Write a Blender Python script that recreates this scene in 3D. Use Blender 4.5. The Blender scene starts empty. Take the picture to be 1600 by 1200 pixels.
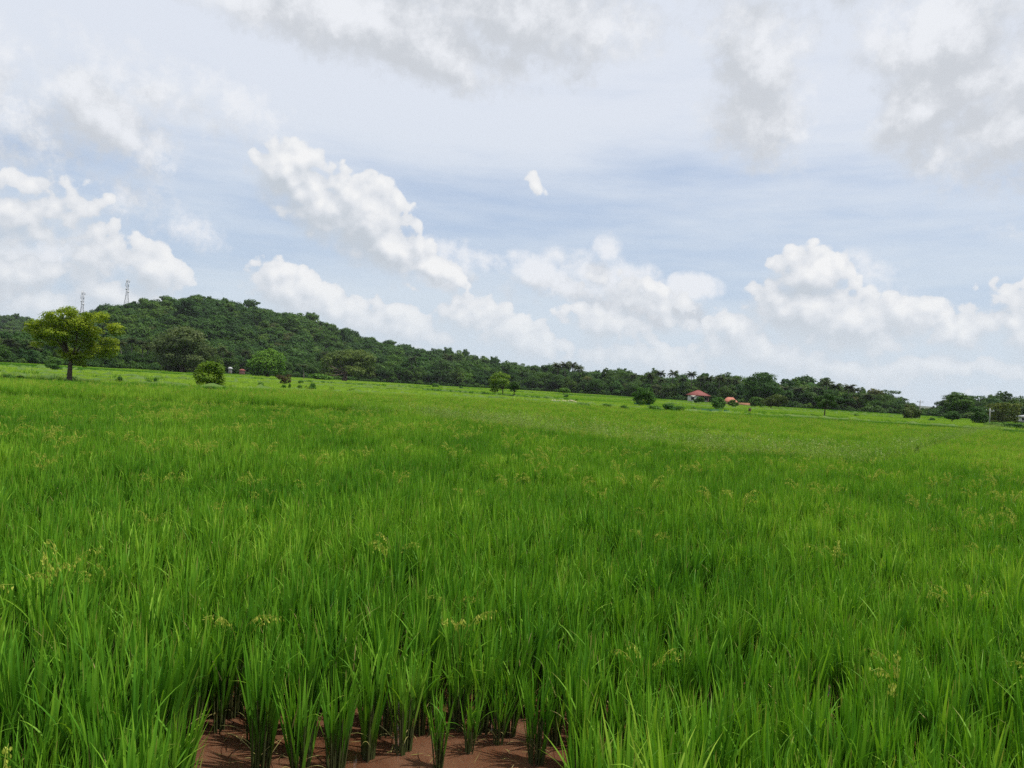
import bpy, math, random
import numpy as np
from mathutils import Matrix, Vector, Euler

random.seed(7)
RNG = np.random.default_rng(7)
SC = bpy.context.scene
COL = SC.collection

# ------------------------------------------------------------------ camera
F_PX, CX, CY = 1180.0, 800.0, 600.0
CAM_H = 1.6
ROLL = math.atan(0.0594)
PITCH = math.radians(0.15)
Fv = np.array([0, math.cos(PITCH), math.sin(PITCH)])
U0 = np.array([0, -math.sin(PITCH), math.cos(PITCH)])
R0 = np.array([1.0, 0, 0])
Rv = R0 * math.cos(ROLL) + U0 * math.sin(ROLL)
Uv = -R0 * math.sin(ROLL) + U0 * math.cos(ROLL)
cam_d = bpy.data.cameras.new('camera')
cam_d.sensor_width = 36.0
cam_d.lens = 36.0 * F_PX / 1600.0
cam_d.clip_start = 0.05
cam_d.clip_end = 12000
cam = bpy.data.objects.new('camera', cam_d)
COL.objects.link(cam)
cam.matrix_world = Matrix(((Rv[0], Uv[0], -Fv[0], 0), (Rv[1], Uv[1], -Fv[1], 0), (Rv[2], Uv[2], -Fv[2], CAM_H), (0, 0, 0, 1)))
SC.camera = cam


def pdir(px, py):
    d = Fv + Rv * ((px - CX) / F_PX) + Uv * ((CY - py) / F_PX)
    return d / np.linalg.norm(d)


def azel(px, py):
    d = pdir(px, py)
    return math.atan2(d[0], d[1]), math.asin(d[2])


def ground(px, py, z=0.0):
    d = pdir(px, py)
    t = (CAM_H - z) / max(1e-5, -d[2])
    return np.array([d[0] * t, d[1] * t, z])


def horizon_y(px):
    return 603.1 + 0.0594 * (px - 800)


def at(px, depth, z=0.0):
    """ground point seen in column px at the given depth along the view"""
    d = Fv + Rv * ((px - CX) / F_PX) + Uv * ((CY - horizon_y(px)) / F_PX)
    return np.array([d[0] * depth, d[1] * depth, z])


def proj(x, y, z):
    v = np.stack([np.asarray(x, float), np.asarray(y, float), np.asarray(z, float) - CAM_H], -1)
    dep = v @ Fv
    return CX + F_PX * (v @ Rv) / dep, CY - F_PX * (v @ Uv) / dep, dep


# ------------------------------------------------------------------ light, sky, exposure
SUN_EL, SUN_AZ = math.radians(66), math.radians(95)
SUN_STRENGTH = 5.0
SKY_STRENGTH = 0.1
EXPOSURE = 0.0
HAZE_DENSITY = 0.00008
SC.view_settings.view_transform = 'Standard'
SC.view_settings.look = 'None'
SC.view_settings.exposure = EXPOSURE
SC.view_settings.gamma = 1.0
SC.view_settings.use_curve_mapping = False
SC.render.engine = 'CYCLES'
SC.cycles.max_bounces = 6
SC.cycles.diffuse_bounces = 3
SC.cycles.glossy_bounces = 2
SC.cycles.transmission_bounces = 3
SC.cycles.transparent_max_bounces = 8
SC.cycles.volume_bounces = 0
SC.cycles.caustics_reflective = False
SC.cycles.caustics_refractive = False
SC.cycles.use_denoising = False
SC.cycles.denoiser = "OPENIMAGEDENOISE"
SC.cycles.denoising_input_passes = "RGB_ALBEDO_NORMAL"

sun_d = bpy.data.lights.new('sun', 'SUN')
sun_d.energy = SUN_STRENGTH
sun_d.angle = math.radians(0.5)
sun_d.color = (1.0, 0.95, 0.86)
sun = bpy.data.objects.new('sun', sun_d)
COL.objects.link(sun)
to_sun = Vector((math.sin(SUN_AZ) * math.cos(SUN_EL), math.cos(SUN_AZ) * math.cos(SUN_EL), math.sin(SUN_EL)))
sun.rotation_euler = to_sun.to_track_quat('Z', 'Y').to_euler()
sun.location = (0, 0, 60)

world = bpy.data.worlds.new('World')
SC.world = world
world.use_nodes = True
world.cycles.sampling_method = 'MANUAL'
world.cycles.sample_map_resolution = 512


class NB:
    """small node-tree helper"""
    def __init__(self, nt):
        self.nt = nt

    def n(self, typ, **kw):
        nd = self.nt.nodes.new(typ)
        for k, v in kw.items():
            setattr(nd, k, v)
        return nd

    def put(self, sock, v):
        if isinstance(v, bpy.types.NodeSocket):
            self.nt.links.new(v, sock)
        elif v is not None:
            sock.default_value = v

    def m(self, op, a, b=None, c=None, clamp=False):
        nd = self.n('ShaderNodeMath', operation=op)
        nd.use_clamp = clamp
        self.put(nd.inputs[0], a)
        if b is not None:
            self.put(nd.inputs[1], b)
        if c is not None:
            self.put(nd.inputs[2], c)
        return nd.outputs[0]

    def vm(self, op, a, b=None):
        nd = self.n('ShaderNodeVectorMath', operation=op)
        self.put(nd.inputs[0], a)
        if b is not None:
            self.put(nd.inputs[1], b)
        return nd.outputs[0]

    def sstep(self, x, lo, hi, a=0.0, b=1.0):
        nd = self.n('ShaderNodeMapRange', interpolation_type='SMOOTHSTEP')
        self.put(nd.inputs['Value'], x)
        self.put(nd.inputs['From Min'], lo)
        self.put(nd.inputs['From Max'], hi)
        self.put(nd.inputs['To Min'], a)
        self.put(nd.inputs['To Max'], b)
        return nd.outputs['Result']

    def lin(self, x, lo, hi, a=0.0, b=1.0):
        nd = self.n('ShaderNodeMapRange')
        self.put(nd.inputs['Value'], x)
        self.put(nd.inputs['From Min'], lo)
        self.put(nd.inputs['From Max'], hi)
        self.put(nd.inputs['To Min'], a)
        self.put(nd.inputs['To Max'], b)
        return nd.outputs['Result']

    def mix(self, f, a, b, blend='MIX'):
        nd = self.n('ShaderNodeMix', data_type='RGBA', blend_type=blend)
        self.put(nd.inputs[0], f)
        for s, v in ((nd.inputs[6], a), (nd.inputs[7], b)):
            if isinstance(v, tuple) and len(v) == 3:
                v = (*v, 1)
            self.put(s, v)
        return nd.outputs[2]

    def noise(self, vec, scale, detail=4, rough=0.55, out=0, dim='3D'):
        nd = self.n('ShaderNodeTexNoise', noise_dimensions=dim)
        if vec is not None:
            self.put(nd.inputs['Vector'], vec)
        nd.inputs['Scale'].default_value = scale
        nd.inputs['Detail'].default_value = detail
        nd.inputs['Roughness'].default_value = rough
        return nd.outputs[out]

    def ramp(self, f, stops):
        nd = self.n('ShaderNodeValToRGB')
        cr = nd.color_ramp
        while len(cr.elements) < len(stops):
            cr.elements.new(0.5)
        for e, (p, c) in zip(cr.elements, stops):
            e.position = p
            e.color = (*c, 1)
        self.put(nd.inputs[0], f)
        return nd.outputs[0]


# clouds: (px, py, rx, ry, tilt degrees [positive = falls to the right], weight), turned into sky directions
CUMULUS = [
    (840, 290, 36, 17, 40, .60),
    (446, 270, 60, 48, -10, 1.0), (505, 325, 90, 55, 25, 1.0), (565, 345, 85, 66, 30, 1.15), (600, 385, 95, 48, 25, 1.0),
    (665, 420, 85, 26, 12, .9), 
    (35, 345, 110, 60, 12, .75), (110, 345, 80, 60, 20, .6), (15, 425, 60, 32, 0, .9), (150, 405, 60, 60, 25, .8), (235, 425, 60, 42, 25, .95),
    (70, 480, 180, 45, 5, .75), (190, 465, 110, 36, 5, .85),
    (455, 458, 75, 42, 15, 1.0), (520, 485, 110, 42, 15, .85), (620, 510, 120, 36, 10, .85), (720, 470, 32, 18, 0, .7), (735, 500, 70, 42, 10, .85),
    (810, 528, 85, 40, 15, .9), (850, 545, 50, 24, 20, .85),
    (1010, 470, 110, 40, 12, .62), 
    (950, 505, 90, 36, 8, .85), (1060, 500, 80, 30, 8, .55),
    (1270, 435, 62, 48, 10, 1.05), (1262, 490, 95, 60, 8, 1.1), (1330, 510, 95, 55, 15, 1.0), (1160, 525, 75, 42, 15, .95), (1210, 555, 120, 36, 8, .9),
    (1430, 500, 70, 36, 15, .9), (1490, 522, 60, 30, 12, .95),
    (1000, 560, 230, 34, 4, .75), (1300, 575, 300, 36, 4, .75), (1540, 575, 160, 30, 4, .7), (640, 560, 200, 34, 4, .7), (1475, 575, 60, 18, 5, .8),
    (-120, 420, 190, 90, 0, .9), (1740, 520, 200, 80, 0, .9),
]
SOFT = [
    (735, 400, 90, 26, 8, .62), (950, 388, 22, 26, 10, .66), (930, 428, 80, 30, 15, .62), (990, 436, 50, 32, 20, .66), (1085, 448, 40, 20, 5, 1.0), (860, 438, 90, 26, 20, .8), (1390, 480, 60, 40, 10, .8), (1000, 475, 130, 40, 10, .6),
    (590, 40, 260, 60, 8, 1.0), (820, 25, 240, 55, 5, 1.0), (640, 85, 150, 34, 12, 1.0), (400, 8, 160, 40, 12, .9), (870, 75, 90, 60, 0, .7),
    (160, 175, 110, 50, 25, .85), (260, 150, 170, 46, 15, .65), (370, 165, 130, 40, 10, .5),
    (1185, 105, 95, 95, 20, .9), (1190, 180, 100, 70, 10, .8), (1500, 60, 150, 90, 0, .8), (1440, 165, 80, 60, 10, .9), (1570, 195, 110, 50, 5, .9), (1600, 110, 100, 70, 0, .8), (1520, 128, 55, 28, 5, 1.2), (1400, 85, 40, 40, 0, .8),
    (200, 300, 110, 40, 25, .5), (300, 360, 80, 26, 15, .45), (60, 420, 150, 60, 5, .6), (1370, 430, 60, 36, 10, .55), (700, 430, 120, 26, 12, .6),
    (-150, 150, 240, 100, 0, .8), (1800, 150, 240, 140, 0, 1.0), (600, -160, 500, 110, 0, 1.0), (1300, -130, 400, 90, 0, .9),
]


def blob_group(name, blobs, noise_amp, scale, detail):
    g = bpy.data.node_groups.new(name, 'ShaderNodeTree')
    g.interface.new_socket('Dir', in_out='INPUT', socket_type='NodeSocketVector')
    g.interface.new_socket('Density', in_out='OUTPUT', socket_type='NodeSocketFloat')
    b = NB(g)
    gi, go = b.n('NodeGroupInput'), b.n('NodeGroupOutput')
    d = gi.outputs[0]
    sx = b.n('ShaderNodeSeparateXYZ')
    b.put(sx.inputs[0], d)
    az = b.m('ARCTAN2', sx.outputs[0], sx.outputs[1])
    el = b.m('ARCSINE', sx.outputs[2])
    cm = b.n('ShaderNodeCombineXYZ')
    b.put(cm.inputs[0], az)
    b.put(cm.inputs[1], el)
    acc = None
    for (px, py, rx, ry, tilt, w) in blobs:
        w *= 1.15 if detail > 6 else 1.0
        a, e = azel(px, py)
        mp = b.n('ShaderNodeMapping', vector_type='TEXTURE')
        b.put(mp.inputs[0], cm.outputs[0])
        mp.inputs['Location'].default_value = (a, e, 0)
        mp.inputs['Rotation'].default_value = (0, 0, -math.radians(tilt))
        mp.inputs['Scale'].default_value = (rx / F_PX * 1.42, ry / F_PX * 1.42, 1)
        gr = b.n('ShaderNodeTexGradient', gradient_type='SPHERICAL')
        b.put(gr.inputs[0], mp.outputs[0])
        v = gr.outputs['Fac']
        if w != 1.0:
            v = b.m('MULTIPLY', v, w)
        acc = v if acc is None else b.m('SMOOTH_MAX', acc, v, 0.12)
    n1 = b.noise(d, scale, detail, 0.6)
    gate = b.sstep(acc, 0.0, 0.22)
    dens = b.m('ADD', acc, b.m('MULTIPLY', b.m('MULTIPLY', b.m('SUBTRACT', n1, 0.5), noise_amp), gate))
    if detail == 6:
        n2 = b.noise(d, 44.0, 6, 0.65)
        dens = b.m('ADD', dens, b.m('MULTIPLY', b.m('MULTIPLY', b.m('SUBTRACT', n2, 0.5), 0.75), gate))
    if detail > 6:
        vo = b.n('ShaderNodeTexVoronoi', feature='SMOOTH_F1')
        vo.inputs['Smoothness'].default_value = 0.6
        vo.inputs['Scale'].default_value = 55
        wv = b.vm('ADD', d, b.vm('SCALE', b.noise(d, 40, 2, 0.5, 1)))
        wv.node.inputs[1].links[0].from_node.inputs['Scale'].default_value = 0.02
        b.put(vo.inputs['Vector'], wv)
        dens = b.m('ADD', dens, b.m('MULTIPLY', b.m('MULTIPLY', b.m('SUBTRACT', 0.42, vo.outputs['Distance']), 0.42), gate))
    b.put(go.inputs[0], dens)
    return g


def build_sky():
    nt = world.node_tree
    nt.nodes.clear()
    b = NB(nt)
    tc = b.n('ShaderNodeTexCoord')
    d = b.vm('NORMALIZE', tc.outputs['Generated'])
    sk = b.n('ShaderNodeTexSky', sky_type='NISHITA')
    sk.sun_disc = False
    sk.sun_elevation = SUN_EL
    sk.sun_rotation = SUN_AZ
    sk.air_density = 1.0
    sk.dust_density = 1.5
    sx = b.n('ShaderNodeSeparateXYZ')
    b.put(sx.inputs[0], d)
    el = b.m('ARCSINE', sx.outputs[2])
    blue = b.mix(0.5, sk.outputs[0], (4.2, 6.0, 9.2))
    # high thin veil, drawn out in long level streaks
    strv = b.vm('MULTIPLY', d, (2.2, 2.2, 13.0))
    n1 = b.noise(strv, 1.6, 6, 0.6)
    n2 = b.noise(strv, 0.55, 3, 0.5)
    # veil thick overhead and near the horizon, thinner in a belt between
    up = b.sstep(el, 0.25, 0.36, 0.0, 0.40)
    low = b.sstep(el, 0.02, 0.17, 0.30, 0.0)
    cov = b.m('ADD', b.m('ADD', up, low), b.m('ADD', b.m('MULTIPLY', n1, 0.9), b.m('MULTIPLY', n2, 0.7)))
    fv = b.sstep(cov, 0.46, 1.15, 0.24, 0.97)
    veil_c = b.mix(b.sstep(el, 0.03, 0.40), (6.4, 7.3, 8.2), (7.5, 7.95, 8.8))
    c = b.mix(fv, blue, veil_c)
    # soft grey-bottomed cloud
    gs = blob_group('soft_cloud_field', SOFT, 1.45, 13.0, 6)
    s1 = b.n('ShaderNodeGroup', node_tree=gs)
    b.put(s1.inputs[0], d)
    soft = s1.outputs[0]
    s2 = b.n('ShaderNodeGroup', node_tree=gs)
    b.put(s2.inputs[0], b.vm('ADD', d, (0.010, 0.0, 0.035)))
    ds = b.m('SUBTRACT', soft, s2.outputs[0])
    fs = b.sstep(soft, 0.12, 0.62, 0.0, 0.92)
    sh = b.sstep(b.m('SUBTRACT', ds, b.m('MULTIPLY', soft, 0.42)), -0.46, 0.20)
    soft_c = b.mix(sh, (6.0, 6.3, 6.75), (8.5, 8.7, 9.1))
    c = b.mix(fs, c, soft_c)
    # cumulus
    gc = blob_group('cumulus_field', CUMULUS, 0.85, 24.0, 8)
    c1 = b.n('ShaderNodeGroup', node_tree=gc)
    b.put(c1.inputs[0], d)
    c2 = b.n('ShaderNodeGroup', node_tree=gc)
    b.put(c2.inputs[0], b.vm('ADD', d, (0.007, 0.0, 0.015)))
    dens = c1.outputs[0]
    diff = b.m('SUBTRACT', dens, c2.outputs[0])
    edge = b.sstep(diff, -0.12, 0.18, 0.62, 0.11)     # crisp where lit, soft underneath
    fc = b.sstep(dens, 0.24, b.m('ADD', 0.24, edge))
    lit = b.lin(b.m('SUBTRACT', diff, b.m('MULTIPLY', dens, 0.06)), -0.27, 0.40)
    cum_c = b.ramp(lit, [(0.0, (.56, .61, .67)), (0.35, (.66, .70, .755)), (0.62, (.77, .795, .835)), (1.0, (.91, .915, .92))])
    cum_c = b.vm('SCALE', cum_c)
    cum_c.node.inputs['Scale'].default_value = 10.0
    hz = b.sstep(el, 0.0, 0.16, 0.62, 0.0)
    cum_c = b.mix(hz, cum_c, (7.2, 7.8, 8.4))
    c = b.mix(b.m('MULTIPLY', fc, b.sstep(el, 0.0, 0.12, 0.7, 1.0)), c, cum_c)
    bg = b.n('ShaderNodeBackground')
    b.put(bg.inputs['Color'], c)
    bg.inputs['Strength'].default_value = SKY_STRENGTH
    out = b.n('ShaderNodeOutputWorld')
    nt.links.new(bg.outputs[0], out.inputs['Surface'])


build_sky()


# ------------------------------------------------------------------ mesh and object helpers
def mesh_np(name, V, F, mats=(), attrs=None, mi=None, smooth=False):
    """V (n,3); F (m,k) array of equal polygons, or a list of such arrays"""
    V = np.asarray(V, np.float32)
    Fl = F if isinstance(F, list) else [F]
    Fl = [np.asarray(f, np.int32) for f in Fl if len(f)]
    me = bpy.data.meshes.new(name)
    me.vertices.add(len(V))
    me.vertices.foreach_set('co', V.ravel())
    loops = np.concatenate([f.ravel() for f in Fl])
    tot = np.concatenate([np.full(len(f), f.shape[1], np.int32) for f in Fl])
    start = np.concatenate([[0], np.cumsum(tot)[:-1]]).astype(np.int32)
    me.loops.add(len(loops))
    me.loops.foreach_set('vertex_index', loops)
    me.polygons.add(len(tot))
    me.polygons.foreach_set('loop_start', start)
    me.polygons.foreach_set('loop_total', tot)
    if mi is not None:
        me.polygons.foreach_set('material_index', np.asarray(mi, np.int32))
    if smooth:
        me.polygons.foreach_set('use_smooth', np.ones(len(tot), bool))
    for k, a in (attrs or {}).items():
        at_ = me.attributes.new(k, 'FLOAT', 'POINT')
        at_.data.foreach_set('value', np.asarray(a, np.float32))
    for m_ in mats:
        me.materials.append(m_)
    me.update(calc_edges=True)
    return me


class MB:
    """collects vertices and quads / tris with attributes"""
    def __init__(self):
        self.V, self.Q, self.T, self.A, self.qm, self.tm, self.n = [], [], [], {}, [], [], 0

    def add(self, V, Q=None, T=None, mat=0, **attrs):
        V = np.asarray(V, float).reshape(-1, 3)
        if Q is not None and len(Q):
            Q = np.asarray(Q) + self.n
            self.Q.append(Q)
            self.qm.append(np.full(len(Q), mat))
        if T is not None and len(T):
            T = np.asarray(T) + self.n
            self.T.append(T)
            self.tm.append(np.full(len(T), mat))
        for k in set(list(attrs) + list(self.A)):
            if k not in self.A:
                self.A[k] = [np.zeros(self.n)] if self.n else []
            v = attrs.get(k, 0.0)
            self.A[k].append(np.broadcast_to(np.asarray(v, float), (len(V),)).copy())
        self.V.append(V)
        self.n += len(V)
        return self

    def box(self, lo, hi, mat=0):
        x0, y0, z0 = lo
        x1, y1, z1 = hi
        V = [(x0, y0, z0), (x1, y0, z0), (x1, y1, z0), (x0, y1, z0), (x0, y0, z1), (x1, y0, z1), (x1, y1, z1), (x0, y1, z1)]
        Q = [(0, 3, 2, 1), (4, 5, 6, 7), (0, 1, 5, 4), (1, 2, 6, 5), (2, 3, 7, 6), (3, 0, 4, 7)]
        return self.add(V, Q, mat=mat)

    def tube(self, path, radii, seg=6, mat=0, cap=True):
        P = np.asarray(path, float)
        r = np.broadcast_to(np.asarray(radii, float), (len(P),))
        tg = np.gradient(P, axis=0)
        tg /= np.linalg.norm(tg, axis=1, keepdims=True) + 1e-9
        ref = np.array([1.0, 0.13, 0.07])
        if abs(tg[0] @ ref) > 0.9:
            ref = np.array([0.07, 1.0, 0.13])
        u = np.cross(tg, ref)
        u /= np.linalg.norm(u, axis=1, keepdims=True) + 1e-9
        w = np.cross(tg, u)
        an = np.arange(seg) * 2 * math.pi / seg
        V = P[:, None] + r[:, None, None] * (np.cos(an)[None, :, None] * u[:, None] + np.sin(an)[None, :, None] * w[:, None])
        k = len(P)
        i, j = np.meshgrid(np.arange(k - 1), np.arange(seg), indexing='ij')
        j2 = (j + 1) % seg
        Q = np.stack([i * seg + j, i * seg + j2, (i + 1) * seg + j2, (i + 1) * seg + j], -1).reshape(-1, 4)
        V = V.reshape(-1, 3)
        T = []
        if cap:
            V = np.concatenate([V, P[:1], P[-1:]])
            a, c = k * seg, k * seg + 1
            for q in range(seg):
                T.append((a, (q + 1) % seg, q))
                T.append((c, (k - 1) * seg + q, (k - 1) * seg + (q + 1) % seg))
        return self.add(V, Q, T, mat=mat)

    def mesh(self, name, mats, smooth=False):
        Fl, mi = [], []
        if self.Q:
            Fl.append(np.concatenate(self.Q))
            mi.append(np.concatenate(self.qm))
        if self.T:
            Fl.append(np.concatenate(self.T))
            mi.append(np.concatenate(self.tm))
        at_ = {k: np.concatenate(v) for k, v in self.A.items()}
        return mesh_np(name, np.concatenate(self.V), Fl, mats, at_, np.concatenate(mi), smooth)


def obj(name, me, parent=None, loc=None):
    o = bpy.data.objects.new(name, me)
    COL.objects.link(o)
    if parent is not None:
        o.parent = parent
    if loc is not None:
        o.location = loc
    return o


def tag(o, label=None, cat=None, group=None, kind=None):
    if label:
        o['label'] = label
    if cat:
        o['category'] = cat
    if group:
        o['group'] = group
    if kind:
        o['kind'] = kind
    return o


def thing(name, label, cat, loc=(0, 0, 0), rz=0.0, group=None, scale=None):
    o = bpy.data.objects.new(name, None)
    o.empty_display_size = 0.3
    COL.objects.link(o)
    o.location = [float(v) for v in loc]
    o.rotation_euler = (0, 0, rz)
    if scale is not None:
        o.scale = scale if hasattr(scale, '__len__') else (scale,) * 3
    return tag(o, label, cat, group)


# ------------------------------------------------------------------ materials
def new_mat(name):
    m_ = bpy.data.materials.new(name)
    m_.use_nodes = True
    m_.node_tree.nodes.clear()
    return m_, NB(m_.node_tree)


def finish(m_, b, shader):
    out = b.n('ShaderNodeOutputMaterial')
    m_.node_tree.links.new(shader, out.inputs['Surface'])
    return m_


def leafy(b, col, trans=0.4, rough=0.45, spec=0.3, tcol=(1.15, 1.2, 0.55)):
    p = b.n('ShaderNodeBsdfPrincipled')
    b.put(p.inputs['Base Color'], col)
    p.inputs['Roughness'].default_value = rough
    p.inputs['Specular IOR Level'].default_value = spec
    t = b.n('ShaderNodeBsdfTranslucent')
    b.put(t.inputs['Color'], b.mix(1.0, col, tcol, 'MULTIPLY'))
    mx = b.n('ShaderNodeMixShader')
    mx.inputs[0].default_value = trans
    b.nt.links.new(p.outputs[0], mx.inputs[1])
    b.nt.links.new(t.outputs[0], mx.inputs[2])
    return mx.outputs[0]


def attr(b, name, typ='GEOMETRY'):
    nd = b.n('ShaderNodeAttribute', attribute_type=typ)
    nd.attribute_name = name
    return nd.outputs['Fac']


def leaf_mat(name, dark, mid, light, trans=0.35, var=0.5):
    """tree foliage: every leaf its own tone, every tree its own tone (object colour and random)"""
    m_, b = new_mat(name)
    t = attr(b, 'tint')
    oi = b.n('ShaderNodeObjectInfo')
    f = b.m('ADD', b.m('MULTIPLY', t, 1 - var), b.m('MULTIPLY', oi.outputs['Random'], var))
    c = b.ramp(f, [(0.0, dark), (0.5, mid), (1.0, light)])
    c = b.mix(1.0, c, oi.outputs['Color'], 'MULTIPLY')
    return finish(m_, b, leafy(b, c, trans, 0.5, 0.10))


def plain_mat(name, c1, c2=None, rough=0.8, scale=3.0, bump=0.0, metal=0.0, spec=0.3):
    m_, b = new_mat(name)
    p = b.n('ShaderNodeBsdfPrincipled')
    tc = b.n('ShaderNodeTexCoord')
    n = b.noise(tc.outputs['Object'], scale, 5, 0.6)
    b.put(p.inputs['Base Color'], b.mix(b.sstep(n, 0.3, 0.7), c1, c2 or tuple(v * .8 for v in c1)))
    p.inputs['Roughness'].default_value = rough
    p.inputs['Metallic'].default_value = metal
    p.inputs['Specular IOR Level'].default_value = spec
    if bump:
        bp = b.n('ShaderNodeBump')
        bp.inputs['Strength'].default_value = bump
        b.put(bp.inputs['Height'], n)
        b.nt.links.new(bp.outputs[0], p.inputs['Normal'])
    return finish(m_, b, p.outputs[0])


def rice_mat(name):
    m_, b = new_mat(name)
    t = attr(b, 't')
    tint = attr(b, 'tint')
    it = attr(b, 'plot_tint', 'INSTANCER')
    geo = b.n('ShaderNodeNewGeometry')
    big = b.noise(geo.outputs['Position'], 0.55, 3, 0.55)
    mid = b.noise(geo.outputs['Position'], 3.0, 2, 0.5)
    oi = b.n('ShaderNodeObjectInfo')
    f = b.m('ADD', b.m('MULTIPLY', tint, 0.58), b.m('MULTIPLY', b.sstep(big, 0.3, 0.7), 0.22))
    f = b.m('ADD', f, b.m('MULTIPLY', b.sstep(mid, 0.3, 0.7), 0.13))
    f = b.m('ADD', f, b.m('MULTIPLY', oi.outputs['Random'], 0.15))
    f = b.m('ADD', f, it)
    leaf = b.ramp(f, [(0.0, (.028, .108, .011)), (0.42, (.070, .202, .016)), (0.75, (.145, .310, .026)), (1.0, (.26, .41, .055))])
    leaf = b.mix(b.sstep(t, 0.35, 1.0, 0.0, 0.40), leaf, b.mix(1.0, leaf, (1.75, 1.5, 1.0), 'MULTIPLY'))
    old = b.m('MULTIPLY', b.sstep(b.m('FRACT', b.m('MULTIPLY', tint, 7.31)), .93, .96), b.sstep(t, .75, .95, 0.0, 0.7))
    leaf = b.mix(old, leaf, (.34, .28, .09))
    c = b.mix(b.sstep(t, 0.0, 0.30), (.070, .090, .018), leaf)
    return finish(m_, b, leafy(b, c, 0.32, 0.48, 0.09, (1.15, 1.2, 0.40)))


M = {}
M['rice'] = rice_mat('rice_leaf')
M['stalk'] = plain_mat('rice_stalk', (.055, .075, .018), (.045, .045, .018), 0.6, 9.0)
M['dry'] = plain_mat('dry_leaf', (.33, .27, .11), (.19, .20, .045), 0.7, 14.0)
M['grain'] = leaf_mat('rice_grain', (.24, .31, .04), (.37, .42, .06), (.50, .51, .10), 0.25, 0.1)
M['seed'] = leaf_mat('grass_seed', (.14, .22, .05), (.22, .30, .08), (.31, .38, .13), 0.3, 0.2)
M['field_grass'] = rice_mat('field_grass')
M['leaf_dark'] = leaf_mat('dark_leaf', (.018, .050, .011), (.034, .086, .015), (.066, .140, .024), 0.28)
M['leaf_mid'] = leaf_mat('green_leaf', (.026, .066, .012), (.054, .115, .018), (.105, .180, .028), 0.32)
M['leaf_bright'] = leaf_mat('bright_leaf', (.045, .120, .014), (.085, .190, .018), (.140, .260, .026), 0.35, 0.15)
M['leaf_yellow'] = leaf_mat('yellow_green_leaf', (.060, .110, .012), (.140, .205, .016), (.270, .325, .026), 0.38, 0.15)
M['leaf_olive'] = leaf_mat('olive_leaf', (.038, .056, .018), (.075, .100, .028), (.130, .150, .045), 0.3, 0.2)
M['leaf_red'] = leaf_mat('reddish_leaf', (.050, .042, .020), (.085, .070, .028), (.120, .095, .035), 0.3, 0.2)
M['palm'] = leaf_mat('palm_leaf', (.026, .048, .016), (.050, .075, .022), (.100, .110, .038), 0.3, 0.35)
M['bark'] = plain_mat('bark', (.085, .062, .045), (.045, .033, .025), 0.9, 6.0, 0.4)
M['palm_bark'] = plain_mat('palm_bark', (.17, .15, .125), (.10, .085, .07), 0.9, 5.0, 0.3)


# ------------------------------------------------------------------ structure: ground, water, hills
def ground_mat():
    m_, b = new_mat('field_soil')
    geo = b.n('ShaderNodeNewGeometry')
    pos = geo.outputs['Position']
    st = b.vm('MULTIPLY', pos, (0.012, 0.05, 0.05))
    n1 = b.noise(st, 1.0, 5, 0.6)
    n2 = b.noise(pos, 0.8, 5, 0.65)
    f = b.m('ADD', b.m('MULTIPLY', n1, 0.65), b.m('MULTIPLY', n2, 0.35))
    c = b.ramp(f, [(0.25, (.040, .095, .014)), (0.5, (.075, .150, .022)), (0.62, (.12, .18, .035)), (0.8, (.17, .17, .06))])
    p = b.n('ShaderNodeBsdfPrincipled')
    b.put(p.inputs['Base Color'], c)
    p.inputs['Roughness'].default_value = 0.9
    bp = b.n('ShaderNodeBump')
    bp.inputs['Strength'].default_value = 0.6
    b.put(bp.inputs['Height'], n2)
    b.nt.links.new(bp.outputs[0], p.inputs['Normal'])
    return finish(m_, b, p.outputs[0])


def mud_mat():
    m_, b = new_mat('muddy_water')
    geo = b.n('ShaderNodeNewGeometry')
    pos = geo.outputs['Position']
    n = b.noise(pos, 2.2, 5, 0.6)
    n2 = b.noise(pos, 14.0, 4, 0.6)
    c = b.mix(b.sstep(n, 0.35, 0.68), (.084, .036, .018), (.124, .062, .036))
    c = b.mix(b.sstep(n2, 0.58, 0.75, 0, .45), c, (.052, .026, .015))
    p = b.n('ShaderNodeBsdfPrincipled')
    b.put(p.inputs['Base Color'], c)
    b.put(p.inputs['Roughness'], b.lin(n, 0.3, 0.7, 0.02, 0.08))
    p.inputs['IOR'].default_value = 1.33
    p.inputs['Subsurface Weight'].default_value = 0.35
    p.inputs['Subsurface Radius'].default_value = (1.0, .5, .35)
    p.inputs['Subsurface Scale'].default_value = 0.07
    bp = b.n('ShaderNodeBump')
    bp.inputs['Strength'].default_value = 0.035
    bp.inputs['Distance'].default_value = 0.02
    b.put(bp.inputs['Height'], b.noise(pos, 7.0, 2, 0.5))
    b.nt.links.new(bp.outputs[0], p.inputs['Normal'])
    return finish(m_, b, p.outputs[0])


# one ground sheet, out past the horizon
gx = np.concatenate([-np.geomspace(5200, 20, 26), np.linspace(-16, 16, 9), np.geomspace(20, 5200, 26)])
gy = np.concatenate([[-40, -20, -8], np.linspace(0, 60, 16), np.geomspace(66, 6200, 40)])
X, Y = np.meshgrid(gx, gy, indexing='ij')
Zg = np.full_like(X, -0.06)
V = np.stack([X, Y, Zg], -1).reshape(-1, 3)
i, j = np.meshgrid(np.arange(len(gx) - 1), np.arange(len(gy) - 1), indexing='ij')
ny = len(gy)
Q = np.stack([i * ny + j, (i + 1) * ny + j, (i + 1) * ny + j + 1, i * ny + j + 1], -1).reshape(-1, 4)
tag(obj('ground', mesh_np('ground', V, Q, [ground_mat()])), 'flat green farmland reaching to the hill and the horizon', kind='structure')

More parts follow.
